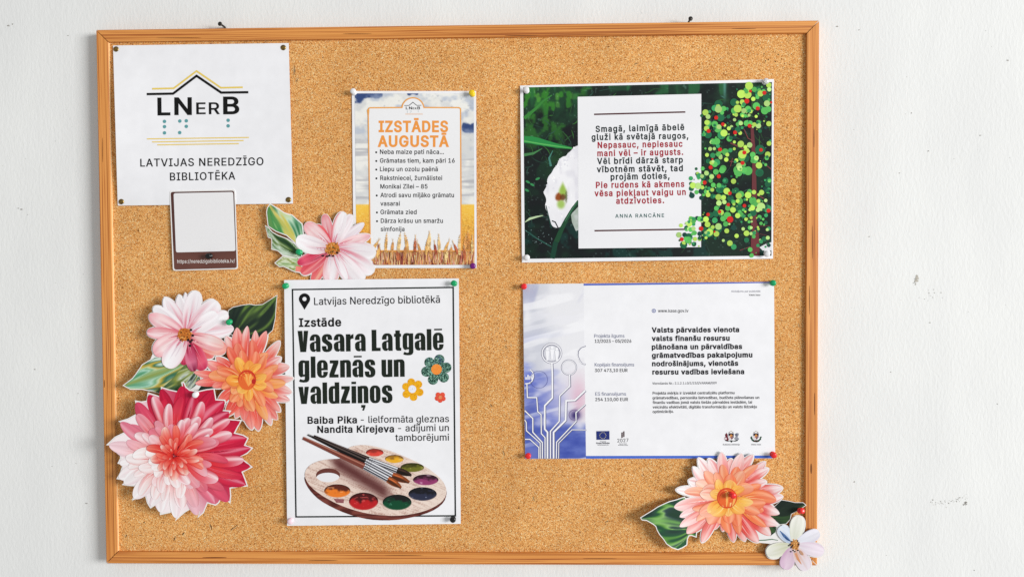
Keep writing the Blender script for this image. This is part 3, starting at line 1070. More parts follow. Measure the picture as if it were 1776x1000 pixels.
# ================================================================== poem poster
def poem():
    A, B, R, Q = zr(890, 130, .16), zr(890, 290, .17), zr(1110, 130, .18018), zr(1110, 290, .18018)
    S = Sheet([(902, 148.6), (1342.4, 137.4), (1340.8, 448.4), (905.3, 455.2)], CORKH + 0.0016, (0.003, 0.003, 0.003, 0.004), 0.0009, 4)
    t = sheet_thing('poem_poster', 'landscape poster of a poem on white over dark grass with a dotted apple tree', 'poster', S)
    o = 0.0003
    fl = np.array(A((700, 765), (655, 785), (625, 825), (590, 850), (575, 880), (535, 885), (500, 915), (485, 950), (470, 985)) + B((415, 10), (395, 55), (362, 90), (345, 130), (352, 175), (318, 235), (308, 262), (332, 300), (340, 345), (325, 380), (330, 420), (352, 470), (372, 530), (395, 600), (440, 620), (480, 612), (520, 560), (560, 500), (600, 440), (667, 330)))
    fl = soften(np.vstack([[(1012, 249)], fl, [(1012, 344)]]))
    def pic(x, y):
        n = fbm(x * .03, y * .03, 2, 5)
        n2 = fbm(x * .075 + 8, y * .055, 7, 4)
        top = 1 - sstep(150, 330, y)
        c = mix((15, 26, 25), (30, 66, 44), sstep(.3, .65, n) * (.45 + .55 * top))
        c = mix(c, (54, 130, 44), sstep(.42, .6, n2) * top * sstep(1080, 960, x) * .95)
        c = mix(c, (40, 104, 60), sstep(.52, .7, fbm(x * .09, y * .02, 15, 3)) * sstep(215, 150, y) * .8)
        c = mix(c, (88, 160, 60), sstep(.62, .76, fbm(x * .06, y * .06, 30, 3)) * sstep(240, 150, y) * sstep(1030, 960, x) * .8)
        c = mix(c, (20, 22, 26), sstep(.5, .62, fbm(x * .025 + 4, y * .03, 40, 3)) * .75)
        c = mix(c, (20, 70, 62), sstep(.55, .7, fbm(x * .05 + 2, y * .05, 50, 3)) * sstep(330, 420, y) * .6)
        c = mix(c, (92, 150, 140), np.exp(-((x - 1257) / 2.6) ** 2) * sstep(190, 150, y) * .8)
        c = mix(c, (150, 190, 180), sstep(.86, .95, vnoise(x * .3, y * .28, 60)) * .3)
        return c
    D = Draw()
    D.raster([(907.6, 151.8), (1338.8, 142.6), (1338, 443.2), (910.4, 448.6)], 430, 300, pic, o * .7)
    rnd = random.Random(21)
    k = 0
    for i in range(260):                                     # blades of grass
        x, y = rnd.uniform(911, 1332), rnd.choice([rnd.uniform(158, 300), rnd.uniform(158, 440)])
        a = rnd.uniform(-1.2, 1.2) + (math.pi / 2 if rnd.random() < .4 else 0)
        l = rnd.uniform(8, 34)
        pts = []
        b = rnd.uniform(-.6, .6)
        for j in range(5):
            u = j / 4
            pts.append((min(max(x + l * u * math.cos(a + b * u), 911), 1335), min(max(y + l * u * math.sin(a + b * u), 154), 444)))
        g = rnd.random()
        tp = 1 - sstep(170, 330, y)
        c = mix((24, 44, 36), (62, 128, 52) if g < .6 else (66, 118, 104), np.array(rnd.uniform(.15, .45 + .5 * float(tp))))
        D.line(pts, 1, c, o * .75 + k * 4e-7, taper=[.5, rnd.uniform(.8, 2.2), .4]); k += 1
    D.line(A((118, 700), (200, 705), (330, 735), (480, 770), (640, 795)), 1, (42, 140, 70), o * .75 + 2e-4 * .6, taper=[12, 13, 10, 7, 3])
    D.line(A((118, 716), (330, 752), (640, 797)), 1, (96, 184, 96), o * .75 + 2e-4 * .65, taper=[2, 2, 1])
    D.line(A((118, 868), (220, 850), (310, 800)), 1, (70, 130, 78), o * .75 + 1.3e-4, taper=[5, 4, 1])
    D.line(A((120, 470), (240, 370), (330, 280), (420, 220)), 1, (58, 132, 58), o * .75 + 1.3e-4, taper=[6, 5, 4, 2])
    D.line(A((410, 990), (390, 900), (430, 820)), 1, (70, 130, 116), o * .75 + 1.3e-4, taper=[4, 3, 1])
    for q in B((250, 118), (195, 178), (150, 150), (140, 235)):
        D.disc(q[0], q[1], 4.2, (56, 140, 84), o * .75 + 1.35e-4, 2.0, 12, .5 if q[0] < 925 else -.4)
    D.line(B((120, 560), (170, 525), (240, 505), (305, 492)), 1, (190, 214, 170), o * .75 + 1.35e-4, taper=[1, 4, 3, 1])
    D.line(B((120, 640), (240, 725), (390, 810)), 1, (44, 88, 78), o * .75 + 1.3e-4, taper=[2, 2.5, 2])
    for i in range(22):
        q = B((rnd.uniform(130, 420), rnd.uniform(630, 800)))[0]
        D.disc(q[0], q[1], rnd.uniform(.25, .6), (150, 176, 176), o * .75 + 1.4e-4, n=8)
    D.line(B((400, 930), (430, 780), (480, 660), (520, 600)), 1, (24, 66, 50), o * .75 + 1.36e-4, taper=[8, 9, 7, 5])
    D.put('grass_picture', S, t)
    # the white trumpet flower
    D = Draw()
    thr = zr(890, 290, .17)
    def fc(x, y):
        c = mix((234, 233, 238), (249, 249, 251), fbm(x * .05, y * .04, 3, 2))
        c = mix(c, (214, 212, 222), sstep(.55, .85, vnoise(x * .14, y * .07, 9)) * .45)
        up = np.hypot((x - 976) / (2.5 + 7 * sstep(312, 336, y)), (y - 330) / 17)
        dn = np.hypot((x - 973) / 8.5, (y - 354) / 10)
        c = mix(c, (150, 186, 70), sstep(1.1, .35, up) * .95)
        c = mix(c, (156, 192, 84), sstep(1.15, .4, dn) * .9)
        br = np.hypot((x - 968.5) / (5.5 + .25 * (y - 341)), (y - 341) / 7.5)
        c = mix(c, (150, 76, 30), sstep(1.15, .75, br))
        c = mix(c, (96, 46, 18), sstep(1.1, .6, np.hypot((x - 976) / 5.5, (y - 342) / 6.5)) * .8)
        return mix(c, (74, 84, 30), sstep(1.1, .5, np.hypot((x - 982) / 2.2, (y - 341) / 13)) * .8)
    D.poly(fl, fc, o + .0001 * .0 + 1.7e-4, 2.2)
    D.poly(B((590, 480), (667, 400), (667, 640), (640, 650), (600, 560)), lambda x, y: mix((150, 168, 150), (226, 224, 232), fbm(x * .12, y * .12, 4, 3)), o + 1.7e-4, 3)
    for i in range(70):
        q = rnd.choice(fl)
        u = rnd.random() ** 2 * .5
        x, y = q[0] + (975 - q[0]) * u, q[1] + (330 - q[1]) * u
        if x < 1001:
            D.disc(x, y, rnd.uniform(.6, 1.7), (253, 253, 254) if rnd.random() < .6 else (226, 225, 233), o + 1.9e-4 + i * 2e-7, n=9)
    D.line(B((667, 345), (610, 420), (540, 540), (490, 640), (440, 760)), 1, (30, 74, 48), o + 2.1e-4, taper=[5, 6, 7, 8, 9])
    D.line(B((655, 350), (600, 430), (530, 550)), 1, (72, 128, 92), o + 2.2e-4, taper=[1, 1.6, 1])
    D.line(B((335, 390), (355, 480), (390, 620)), 1, (26, 60, 52), o + 2.1e-4, taper=[1.5, 2.5, 3])
    D.line(B((395, 545), (430, 560), (470, 640)), 1, (34, 40, 44), o + 2.1e-4, taper=[2, 2, 2])
    D.put('white_flower', S, t)
    D = Draw()
    pc = [A((700, 238))[0], R((590, 183))[0], Q((588, 768))[0], B((667, 828))[0]]
    D.raster(pc, 12, 12, lambda x, y: mix((238, 238, 241), (244, 244, 246), vnoise(x * .02, y * .02)), o + 2.6e-4)
    D.put('white_panel', S, t)
    D = Draw()
    oo = o + 3.2e-4
    D.line([(1030.3, 198.5), (1188.7, 194.4)], 2.6, (78, 34, 38), oo)
    D.put('brown_rule', S, t)
    D = Draw()
    D.line([(1031, 400), (1187.5, 397.6)], 2.6, (78, 34, 38), oo)
    D.put('brown_rule', S, t)
    dk, rd = (18, 34, 36), (166, 30, 50)
    lines = [('Smagā, laimīgā ābelē', 1033, 229, 1187, 225.5, dk), ('gluži kā svētajā raugos,', 1026, 243, 1194, 240.3, dk), ('Nepasauc, nepiesauc', 1036.5, 256.8, 1184, 254.3, rd), ('mani vēl – ir augusts.', 1036, 271, 1185, 268.4, rd), ('Vēl brīdi dārzā starp', 1035.5, 284.6, 1184.5, 282, dk), ('vībotnēm stāvēt, tad', 1035, 298.7, 1184.5, 296.6, dk), ('projām doties,', 1059, 311.8, 1161.5, 309.8, dk), ('Pie rudens kā akmens', 1033.5, 326, 1187, 323.9, rd), ('vēsa piekļaut vaigu un', 1031, 340.3, 1189.5, 337.8, rd), ('atdzīvoties.', 1068.5, 353.3, 1152, 352.0, rd)]
    for s, x0, y0, x1, y1, c in lines:
        D = Draw()
        text(D, s, (x0, y0), (x1, y1), 10.2, c, oo, .031, .04)
        D.put('poem_line', S, t, label='red line of the poem' if c is rd else 'dark line of the poem')
    D = Draw()
    text(D, 'ANNA RANCĀNE', (1067, 377.6), (1152, 376.5), 6.2, (28, 88, 84), oo, .018, .09)
    D.put('author_lettering', S, t)
    # the tree of dots
    D = Draw()
    br = (112, 48, 54)
    tr = Q((1065, 850), (1068, 700), (1085, 540), (1130, 540), (1148, 690), (1152, 850))
    D.poly(tr, br, oo)
    D.line(Q((1095, 560), (1100, 300), (1098, 60)) + R((1100, 850), (1090, 700), (1078, 500)), 1, (108, 52, 56), oo + 2e-5, taper=[10, 9, 8, 7, 7, 5])
    for b_, w in ((R((1095, 640), (1040, 610), (1000, 520)), 1.6), (R((1010, 720), (950, 690), (870, 655)), 2.4), (R((940, 838), (860, 832)), 1.5), (R((1180, 840), (1265, 910)), 1.8), (Q((1130, 570), (1250, 562)), .7), (Q((1150, 640), (1220, 655)), .6), (Q((1060, 765), (960, 800)), 1.2), (Q((1120, 260), (1190, 300)), 2), (R((890, 800), (870, 880)), 1.2)):
        D.line(b_, w, (120, 64, 66), oo + 4e-5)
    D.poly(Q((1150, 770), (1205, 740), (1265, 720), (1265, 800), (1180, 800)), (226, 228, 232), oo + 3e-5)
    D.disc(*Q((1225, 822))[0], 6, (236, 236, 240), oo + 4e-5)
    D.put('tree_trunk', S, t)
    D = Draw()
    lime, pale, grn, mid, dkg, vdk = (190, 232, 98), (186, 228, 134), (92, 190, 92), (56, 158, 96), (28, 104, 68), (20, 66, 58)
    dots = []
    LZ = '1050,105,36 975,185,38 1035,190,36 1240,98,24 1255,140,20 1160,180,28 985,262,24 938,265,15 1090,232,20 1222,275,28 755,330,33 630,362,28 655,402,22 940,325,36 1000,345,24 645,458,24 1065,352,18 640,515,24 760,500,22 808,560,32 855,515,18 970,665,30 1055,675,25 675,712,18 715,710,15 645,770,18 840,768,18 775,795,18 985,765,38 1025,730,26 1230,765,26 1145,870,30 955,875,28 1120,800,22 690,845,20 1255,470,24 1140,490,24 970,465,20 1100,478,20 910,432,15 1255,660,22 830,815,20 880,500,16 1118,400,14 1050,388,14 640,945,22'
    LQ = '510,175,28 560,180,30 600,195,18 655,265,22 755,288,28 835,230,30 805,290,22 950,275,28 1040,268,30 1097,240,20 1170,243,24 760,345,25 812,335,20 895,410,26 900,135,24 1165,380,38 1080,390,26 1140,325,18 1135,410,20 940,325,18 780,435,26 635,500,26 650,550,26 475,545,26 515,590,20 375,650,25 395,560,18 755,570,30 670,625,32 735,640,26 835,612,22 1025,635,26 930,660,20 1070,638,16 993,593,16 865,730,26 420,725,16 530,690,20 575,692,18 940,465,24 1230,678,18 1020,500,16 1070,485,14 690,90,22 960,10,24 1210,320,16 1225,600,14 1140,595,12'
    GZ = '1030,155,35,g 1100,140,24,g 1130,215,18,g 1190,160,20,g 1215,222,36,d 1130,150,34,d 905,265,36,d 755,282,38,d 805,325,24,g 718,320,28,m 790,365,18,g 775,410,36,d 1120,300,34,g 905,345,28,g 1040,330,30,g 1200,345,34,g 1240,330,28,g 720,475,30,g 750,520,34,g 655,575,34,d 860,615,26,g 738,640,32,g 700,640,26,g 1155,720,45,d 1085,768,26,g 1102,815,34,g 980,795,34,g 940,530,28,d 785,580,38,m 1010,800,40,d 750,685,18,m 820,740,30,g 755,765,22,g 700,775,24,m 655,830,22,d 740,840,30,m 990,295,18,g 985,385,22,g 1015,395,16,g 1025,465,26,g 940,475,18,g 1060,465,24,g 1140,460,24,g 1155,540,18,d 660,465,26,g 1220,800,20,g 870,725,20,m 720,860,26,g 1150,940,38,d 940,915,40,g 800,900,30,g'
    GQ = '490,107,20,m 553,65,20,v 570,85,26,m 605,95,26,d 730,45,26,g 790,30,28,g 820,130,28,d 680,130,20,g 705,172,22,g 760,175,22,g 945,50,38,g 1040,35,40,g 1000,25,28,g 1155,60,28,d 500,272,26,v 590,295,20,v 590,232,26,v 495,205,24,d 545,240,20,g 640,235,24,g 690,220,22,d 670,215,12,g 770,210,40,d 925,225,28,d 970,260,30,g 1055,235,22,g 1010,310,14,m 960,325,30,g 900,335,20,g 1085,320,34,g 1100,350,34,g 735,395,22,g 845,395,24,g 950,395,36,d 730,445,32,d 840,465,34,g 800,495,26,g 825,545,24,g 720,510,26,m 575,497,24,g 550,490,20,v 495,500,26,g 515,515,24,g 445,580,18,d 490,600,22,g 525,632,22,g 465,700,32,g 430,650,22,v 470,670,34,d 420,745,34,d 520,740,22,d 575,640,22,v 620,600,24,d 625,650,24,d 680,600,26,g 755,600,30,d 800,580,24,v 900,580,26,v 1058,582,20,g 1025,700,24,d 902,765,26,m 1060,792,22,g 1075,848,20,g 1165,715,18,m 1195,690,24,d 1240,590,18,m 1135,752,16,m 975,455,22,g 1055,465,18,g 1150,480,20,g 1165,540,16,g 1050,525,14,g 1185,500,12,g 1000,470,16,m 1240,215,18,m 1210,215,28,v 1255,120,24,d 1240,400,36,m 1240,750,18,v 700,280,24,d 870,300,30,d 1000,400,26,d 680,460,26,d 660,640,30,m 1090,440,30,d 1230,160,30,d'
    cm = {'g': grn, 'm': mid, 'd': dkg, 'v': vdk}
    for f, s_ in ((R, GZ), (Q, GQ)):
        for q in s_.split():
            a = q.split(',')
            p = f((float(a[0]), float(a[1])))[0]
            dots.append((p[0], p[1], float(a[2]) * .19, cm[a[3]], 1 if a[3] in 'dv' else 2))
    for f, s_ in ((R, LZ), (Q, LQ)):
        for q in s_.split():
            a = [float(v) for v in q.split(',')]
            p = f((a[0], a[1]))[0]
            dots.append((p[0], p[1], a[2] * .19, lime if rnd.random() < .55 else pale, 3))
    base = list(dots)
    for i in range(360):                                     # the smaller dots that crowd between
        b0 = rnd.choice(base)
        x, y = b0[0] + rnd.gauss(0, 7), b0[1] + rnd.gauss(0, 6)
        lim = 1216 if y < 285 else (1190 if y < 350 else 1178)
        if x > 1337 or x < lim or y < 147 or y > 440 or (1290 > x > 1262 and y > 395) or (x < 1219 and 345 < y < 372):
            continue
        dots.append((x, y, rnd.choice([1.0, 1.4, 1.9, 2.6, 3.4]), rnd.choice([lime, pale, grn, grn, mid, mid, dkg, dkg, vdk]), rnd.choice([0, 1, 2, 3])))
    dots.sort(key=lambda d: d[4])
    for i, (x, y, r, c, _) in enumerate(dots):
        x = min(x, 1338 - r)
        c = np.clip(np.array(c) * rnd.uniform(.9, 1.08), 0, 250)
        D.disc(x, y, r, c, oo + 8e-5 + i * 4e-7, n=18)
    D.put('tree_leaf_dots', S, t)
    D = Draw()
    RZ = '1063,157,15 1197,172,20 1028,252,25 1133,322,20 733,412,20 798,475,18 660,540,20 1055,490,20 915,555,20 770,718,20 1005,747,20 1165,722,18 987,847,20 680,890,20 1263,265,12 697,810,10'
    RQ = '758,88,20 622,148,20 865,250,18 850,360,17 1005,370,18 767,428,17 655,455,18 867,502,32 588,590,22 402,692,20 718,620,10 1237,418,20'
    for f, s_ in ((R, RZ), (Q, RQ)):
        for q in s_.split():
            a = [float(v) for v in q.split(',')]
            p = f((a[0], a[1]))[0]
            D.disc(p[0], p[1], a[2] * .175, (214, 40, 34), oo + 4.2e-4, n=16)
    D.put('red_apple_dots', S, t)
    for q, colr, lab in ((A((143, 163))[0], 'white', 'white push pin in the top left corner of the poem poster, by the grass'), (R((1210, 62))[0], 'clear', 'clear push pin in the top right corner of the poem poster, above the dotted tree'), (B((140, 920))[0], 'white', 'white push pin in the bottom left corner of the poem poster, below the white flower'), (Q((1222, 832))[0], 'white', 'white push pin in the bottom right corner of the poem poster, by the tree trunk')):
        push_pin(q[0], q[1], float(S.hgt(*q)), colr, lab, random.uniform(-8, 8), random.uniform(-8, 8))
poem()

# ================================================================== exhibition poster with the palette
def exhibition():
    A, B, G, Pz, Fl = zr(480, 470, .22), zr(480, 680, .24), zr(510, 560, .16), zr(500, 740, .17), zr(690, 600, .11)
    S = Sheet([(492.8, 485.4), (795.8, 482.5), (799.2, 907.5), (498, 911)], CORKH + 0.0048, (0.0025, 0.003, 0.0005, 0.003), 0.0009, 5)
    t = sheet_thing('exhibition_poster', 'portrait white poster with heavy black title and a painter\'s palette', 'poster', S)
    o = 0.0003
    bk = (22, 30, 28)
    D = Draw()
    D.line([A((124, 145))[0], A((1391, 128))[0], B((1291, 890))[0], B((139, 898))[0]], 2.5, bk, o, closed=True)
    D.put('border', S, t)
    D = Draw()
    c, tip = A((219, 219))[0], A((219, 304))[0]
    body = arc(c[0], c[1], 9.8, 145, 395, 20) + [(tip[0] + 4.5, tip[1] - 7.5), (tip[0], tip[1]), (tip[0] - 4.5, tip[1] - 7.5)]
    D.poly([body, arc(c[0], c[1], 3.7, 0, 345, 18)], (16, 16, 18), o, None, [1, -1])
    D.put('map_pin_symbol', S, t)
    D = Draw()
    p = A((295, 266), (1287, 249)); text(D, 'Latvijas Neredzīgo bibliotēkā', p[0], p[1], 12.6, (28, 28, 30), o, .006)
    D.put('place_lettering', S, t)
    D = Draw()
    p = A((175, 437), (509, 432)); text(D, 'Izstāde', p[0], p[1], 14.0, (18, 18, 18), o, .028)
    ti = (28, 36, 28)
    p = G((42, 314), (1622, 292)); poster_letters(D, 'Vasara Latgalē', p[0], p[1], 30.2, ti, o)
    p = G((50, 593), (1200, 580)); poster_letters(D, 'gleznās un', p[0], p[1], 30.2, ti, o)
    p = G((50, 876), (1068, 862)); poster_letters(D, 'valdziņos', p[0], p[1], 30.2, ti, o)
    D.put('title_lettering', S, t)
    D = Draw()
    p = B((223, 225), (580, 221)); text(D, 'Baiba Pika', p[0], p[1], 11.6, INK, o, .026)
    p = B((608, 220), (1245, 213)); text(D, '- lielformāta gleznas', p[0], p[1], 11.6, (28, 28, 30), o, .006)
    p = B((293, 291), (848, 286)); text(D, 'Nandita Kirejeva', p[0], p[1], 11.6, INK, o, .026)
    p = B((877, 281), (1244, 278)); text(D, '- adījumi un', p[0], p[1], 11.6, (28, 28, 30), o, .006)
    p = B((857, 350), (1245, 347)); text(D, 'tamborējumi', p[0], p[1], 11.6, (28, 28, 30), o, .006)
    D.put('names_lettering', S, t)
    # crocheted flowers
    def crochet(name, cx, cy, pet, rp, rc, fnp, fnc):
        D = Draw()
        L = [arc(x, y, rp, 0, 345, 20) for x, y in pet]
        cen = arc(cx, cy, rc * 1.9, 0, 345, 20)
        ext = np.vstack([grid_in(np.array(q), .8) for q in L + [cen]])
        V, T = tri_fill([np.array(q) for q in L + [cen]], [1] * (len(L) + 1), ext, 1e-4)
        D.add(V, T, fnp(V[:, 0], V[:, 1]), o)
        D.poly(np.array(arc(cx, cy, rc, 0, 345, 20)), fnc, o + .0001, .9)
        D.put(name, S, t)
    def yarn(x, y):
        n = vnoise(x * 1.1, y * 1.1, 3)
        return mix(mix((22, 62, 50), (150, 196, 176), sstep(.45, .75, n)), (56, 74, 116), sstep(.62, .8, vnoise(x * .5, y * .5, 8)) * sstep(646, 620, y) * .6)
    crochet('green_crochet_flower', *Fl((610, 365))[0], Fl((500, 255), (655, 210), (765, 335), (725, 490), (555, 525), (450, 400)), 8.9, 9.2, yarn, lambda x, y: mix((244, 132, 40), (252, 166, 84), vnoise(x, y, 4)))
    crochet('yellow_crochet_flower', *Fl((228, 675))[0], Fl((213, 565), (325, 600), (345, 725), (248, 800), (135, 755), (130, 635)), 6.6, 6.8, lambda x, y: mix((248, 184, 30), (206, 130, 20), sstep(.6, .85, vnoise(x * 1.2, y * 1.2, 5))), lambda x, y: mix((244, 244, 250), (190, 200, 230), sstep(.6, .9, vnoise(x, y, 6))))
    crochet('red_crochet_flower', *Fl((670, 805))[0], Fl((635, 765), (705, 765), (715, 825), (668, 850), (622, 820)), 4.3, 3.2, lambda x, y: mix((238, 92, 66), (214, 66, 50), sstep(.4, .9, vnoise(x, y, 7))), lambda x, y: mix((246, 160, 110), (220, 130, 80), vnoise(x, y, 8)))
    # the palette
    top = np.array(Pz((165, 500), (172, 450), (200, 405), (250, 368), (320, 342), (400, 328), (470, 325), (540, 320), (590, 270), (610, 215), (650, 195), (720, 183), (800, 183), (900, 200), (1020, 235), (1150, 285), (1290, 345), (1420, 415), (1530, 500), (1590, 570), (1615, 640), (1608, 700), (1570, 760), (1490, 815), (1380, 860), (1250, 890), (1100, 905), (950, 900), (800, 880), (650, 840), (500, 785), (370, 715), (270, 645), (200, 575)))
    under = np.array([(x, y + (0 if y < 820 else 8.0 * float(sstep(820, 850, y)))) for x, y in top] )
    rim = np.array(Pz((165, 500), (165, 540), (190, 600), (240, 670), (320, 745), (450, 820), (600, 885), (760, 930), (900, 950), (1080, 950), (1240, 925), (1390, 888), (1510, 835), (1590, 765), (1615, 690), (1615, 640), (1200, 600), (600, 500)))
    top, rim = soften(top, 1), soften(rim, 1)
    D = Draw()
    D.poly(rim, lambda x, y: mix((84, 36, 30), (128, 66, 56), sstep(.35, .7, vnoise(x * .05, y * .3, 2))), o + .0001, 3)
    hole = np.array(arc(*Pz((405, 490))[0], 21, 0, 345, 20)); hole[:, 1] = Pz((405, 490))[0][1] + (hole[:, 1] - Pz((405, 490))[0][1]) * .58
    def wood(x, y):
        u, v = (x * .92 + y * .38), (y * .92 - x * .38)
        n = vnoise(u * .06, v * .9, 5) * .6 + vnoise(u * .2, v * 1.6, 6) * .4
        c = mix((186, 148, 134), (238, 217, 204), sstep(.15, .55, n))
        sh = np.exp(-(((x - 610) * .53 - (y - 812) * .85 + 4) / 13) ** 2) * sstep(560, 590, x) * sstep(690, 660, x)
        c = mix(c, (84, 36, 36), sh * .88)
        return mix(c, (236, 222, 210), sstep(690, 760, x) * .5)
    ext = grid_in(top, 1.6)
    V, T = tri_fill([top, hole], [1, -1], ext, 1e-4)
    D.add(V, T, wood(V[:, 0], V[:, 1]), o + .0002)
    D.put('palette_board', S, t)
    D = Draw()
    hx, hy = Pz((405, 490))[0]
    D.poly(np.array([(x, hy + (y - hy)) for x, y in hole]), (108, 58, 50), o + .00014)
    D.put('thumb_hole_edge', S, t)
    D = Draw()
    lo = Pz((405, 515))[0]
    D.disc(lo[0], lo[1], 20, (240, 240, 243), o + .00017, 8.6, 24)
    D.put('thumb_hole', S, t)
    D = Draw()
    k = 0
    for (x, y, rx, ry, dark, c, hi) in ((500, 650, 135, 68, (92, 40, 30), (240, 128, 40), (252, 178, 120)), (768, 757, 150, 90, (74, 22, 24), (192, 32, 36), (232, 100, 96)), (1110, 767, 148, 80, (26, 26, 26), (14, 74, 46), (90, 160, 130)), (1370, 682, 145, 70, (24, 24, 30), (44, 48, 70), (170, 180, 210)), (1402, 538, 130, 56, (56, 26, 40), (150, 60, 110), (240, 200, 222)), (1265, 412, 120, 47, (60, 58, 20), (112, 112, 36), (200, 196, 110)), (1082, 325, 95, 42, (150, 104, 40), (238, 176, 40), (250, 222, 140)), (882, 260, 90, 40, (156, 50, 40), (226, 72, 60), (250, 200, 160))):
        q = Pz((x, y))[0]
        e = np.array(arc(q[0], q[1], rx * .17, 0, 348, 30)); e[:, 1] = q[1] + (e[:, 1] - q[1]) * ry / rx
        R_, rY = rx * .17, ry * .17
        def well(X, Y, q=q, R_=R_, rY=rY, dark=dark, c=c, hi=hi, sd=x):
            u, v = (X - q[0]) / R_, (Y - q[1]) / rY
            n = fbm(X * .16 + sd, Y * .22, sd % 17, 3)
            m = mix(dark, c, sstep(-.5, .15, v + (n - .5) * 1.3))
            m = mix(m, hi, sstep(.67, .78, fbm(X * .13, Y * .42, sd % 13, 3)) * .7)
            m = mix(m, np.array(dark) * .6, sstep(.84, .98, np.hypot(u, v)) * sstep(.4, -.4, v))
            return mix(m, (222, 196, 182), sstep(.9, 1.0, np.hypot(u, v)) * sstep(0, .6, v) * .7)
        D.poly(e, well, o + .0003 + k * 1e-5, 1.3); k += 1
    D.poly(Pz((462, 728), (570, 735), (565, 775), (490, 770)), lambda x, y: mix((130, 70, 76), (170, 110, 112), vnoise(x * .5, y * .5)), o + .0003, 2)
    D.put('paint_wells', S, t)
    # three brushes
    D = Draw()
    def brush(h0, h1, f1, b1, w0, w1, wf, hc, hl, bc, z):
        a, b, c, d = (np.array(Pz(p)[0]) for p in (h0, h1, f1, b1))
        ts = [a + (b - a) * u for u in np.linspace(0, 1, 6)]
        D.line(ts, 1, hc, z, taper=[w0, (w0 + w1) / 2, w1])
        nrm = np.array([(b - a)[1], -(b - a)[0]]) / np.linalg.norm(b - a)
        D.line([p + nrm * w1 * .18 for p in ts], 1, hl, z + 1e-5, taper=[w0 * .2, w1 * .22, w1 * .2])
        fs = [b + (c - b) * u for u in np.linspace(0, 1, 5)]
        D.line(fs, 1, (168, 170, 178), z + 2e-5, taper=[w1 * 1.02, wf])
        for q, col_, ww in ((.30, (240, 240, 244), .16), (.05, (40, 40, 46), .12), (-.28, (52, 52, 58), .2), (.44, (70, 70, 78), .1), (-.1, (226, 226, 232), .12)):
            D.line([p + nrm * (w1 + (wf - w1) * i / 4) * q for i, p in enumerate(fs)], 1, col_, z + 3e-5 + abs(q) * 1e-6, taper=[w1 * ww, wf * ww])
        for u in (.06, .12, .2):
            p = b + (c - b) * u
            D.line([p - nrm * w1 * .5, p + nrm * w1 * .5], .5, (60, 60, 66), z + 4.5e-5)
        bs = [c + (d - c) * u for u in np.linspace(0, 1, 6)]
        D.line(bs, 1, bc, z + 5e-5, taper=[wf, wf * 1.12, wf * 1.05, wf * .8, wf * .25])
        D.line([p - nrm * wf * .18 for p in bs], 1, np.array(bc) * .55, z + 6e-5, taper=[wf * .3, wf * .5, wf * .45, wf * .3, wf * .1])
        D.line([p + nrm * wf * .22 for p in bs[:4]], 1, np.clip(np.array(bc) * 1.5, 0, 255), z + 6e-5, taper=[wf * .12, wf * .2, wf * .1])
    brush((262, 90), (820, 330), (1110, 440), (1258, 490), 2.2, 9.0, 10.5, (28, 20, 20), (96, 78, 74), (50, 34, 28), o + .0005)
    brush((195, 80), (785, 350), (1060, 495), (1238, 560), 1.8, 11.5, 12.0, (22, 16, 16), (84, 70, 66), (138, 70, 36), o + .0006)
    brush((150, 112), (775, 400), (1015, 530), (1155, 615), 5.4, 10.5, 11.0, (124, 62, 50), (176, 116, 98), (150, 78, 40), o + .0007)
    D.put('paint_brushes', S, t)
    for q, colr, lab in ((A((67, 117))[0], 'green', 'green push pin in the top left corner of the palette poster'), (A((1397, 96))[0], 'green', 'green push pin in the top right corner of the palette poster'), (B((98, 930))[0], 'pink', 'pale pink push pin in the bottom left corner of the palette poster'), (B((1273, 917))[0], 'black', 'black push pin in the bottom right corner of the palette poster')):
        push_pin(q[0], q[1], float(S.hgt(*q)), colr, lab, random.uniform(-8, 8), random.uniform(-8, 8))
exhibition()

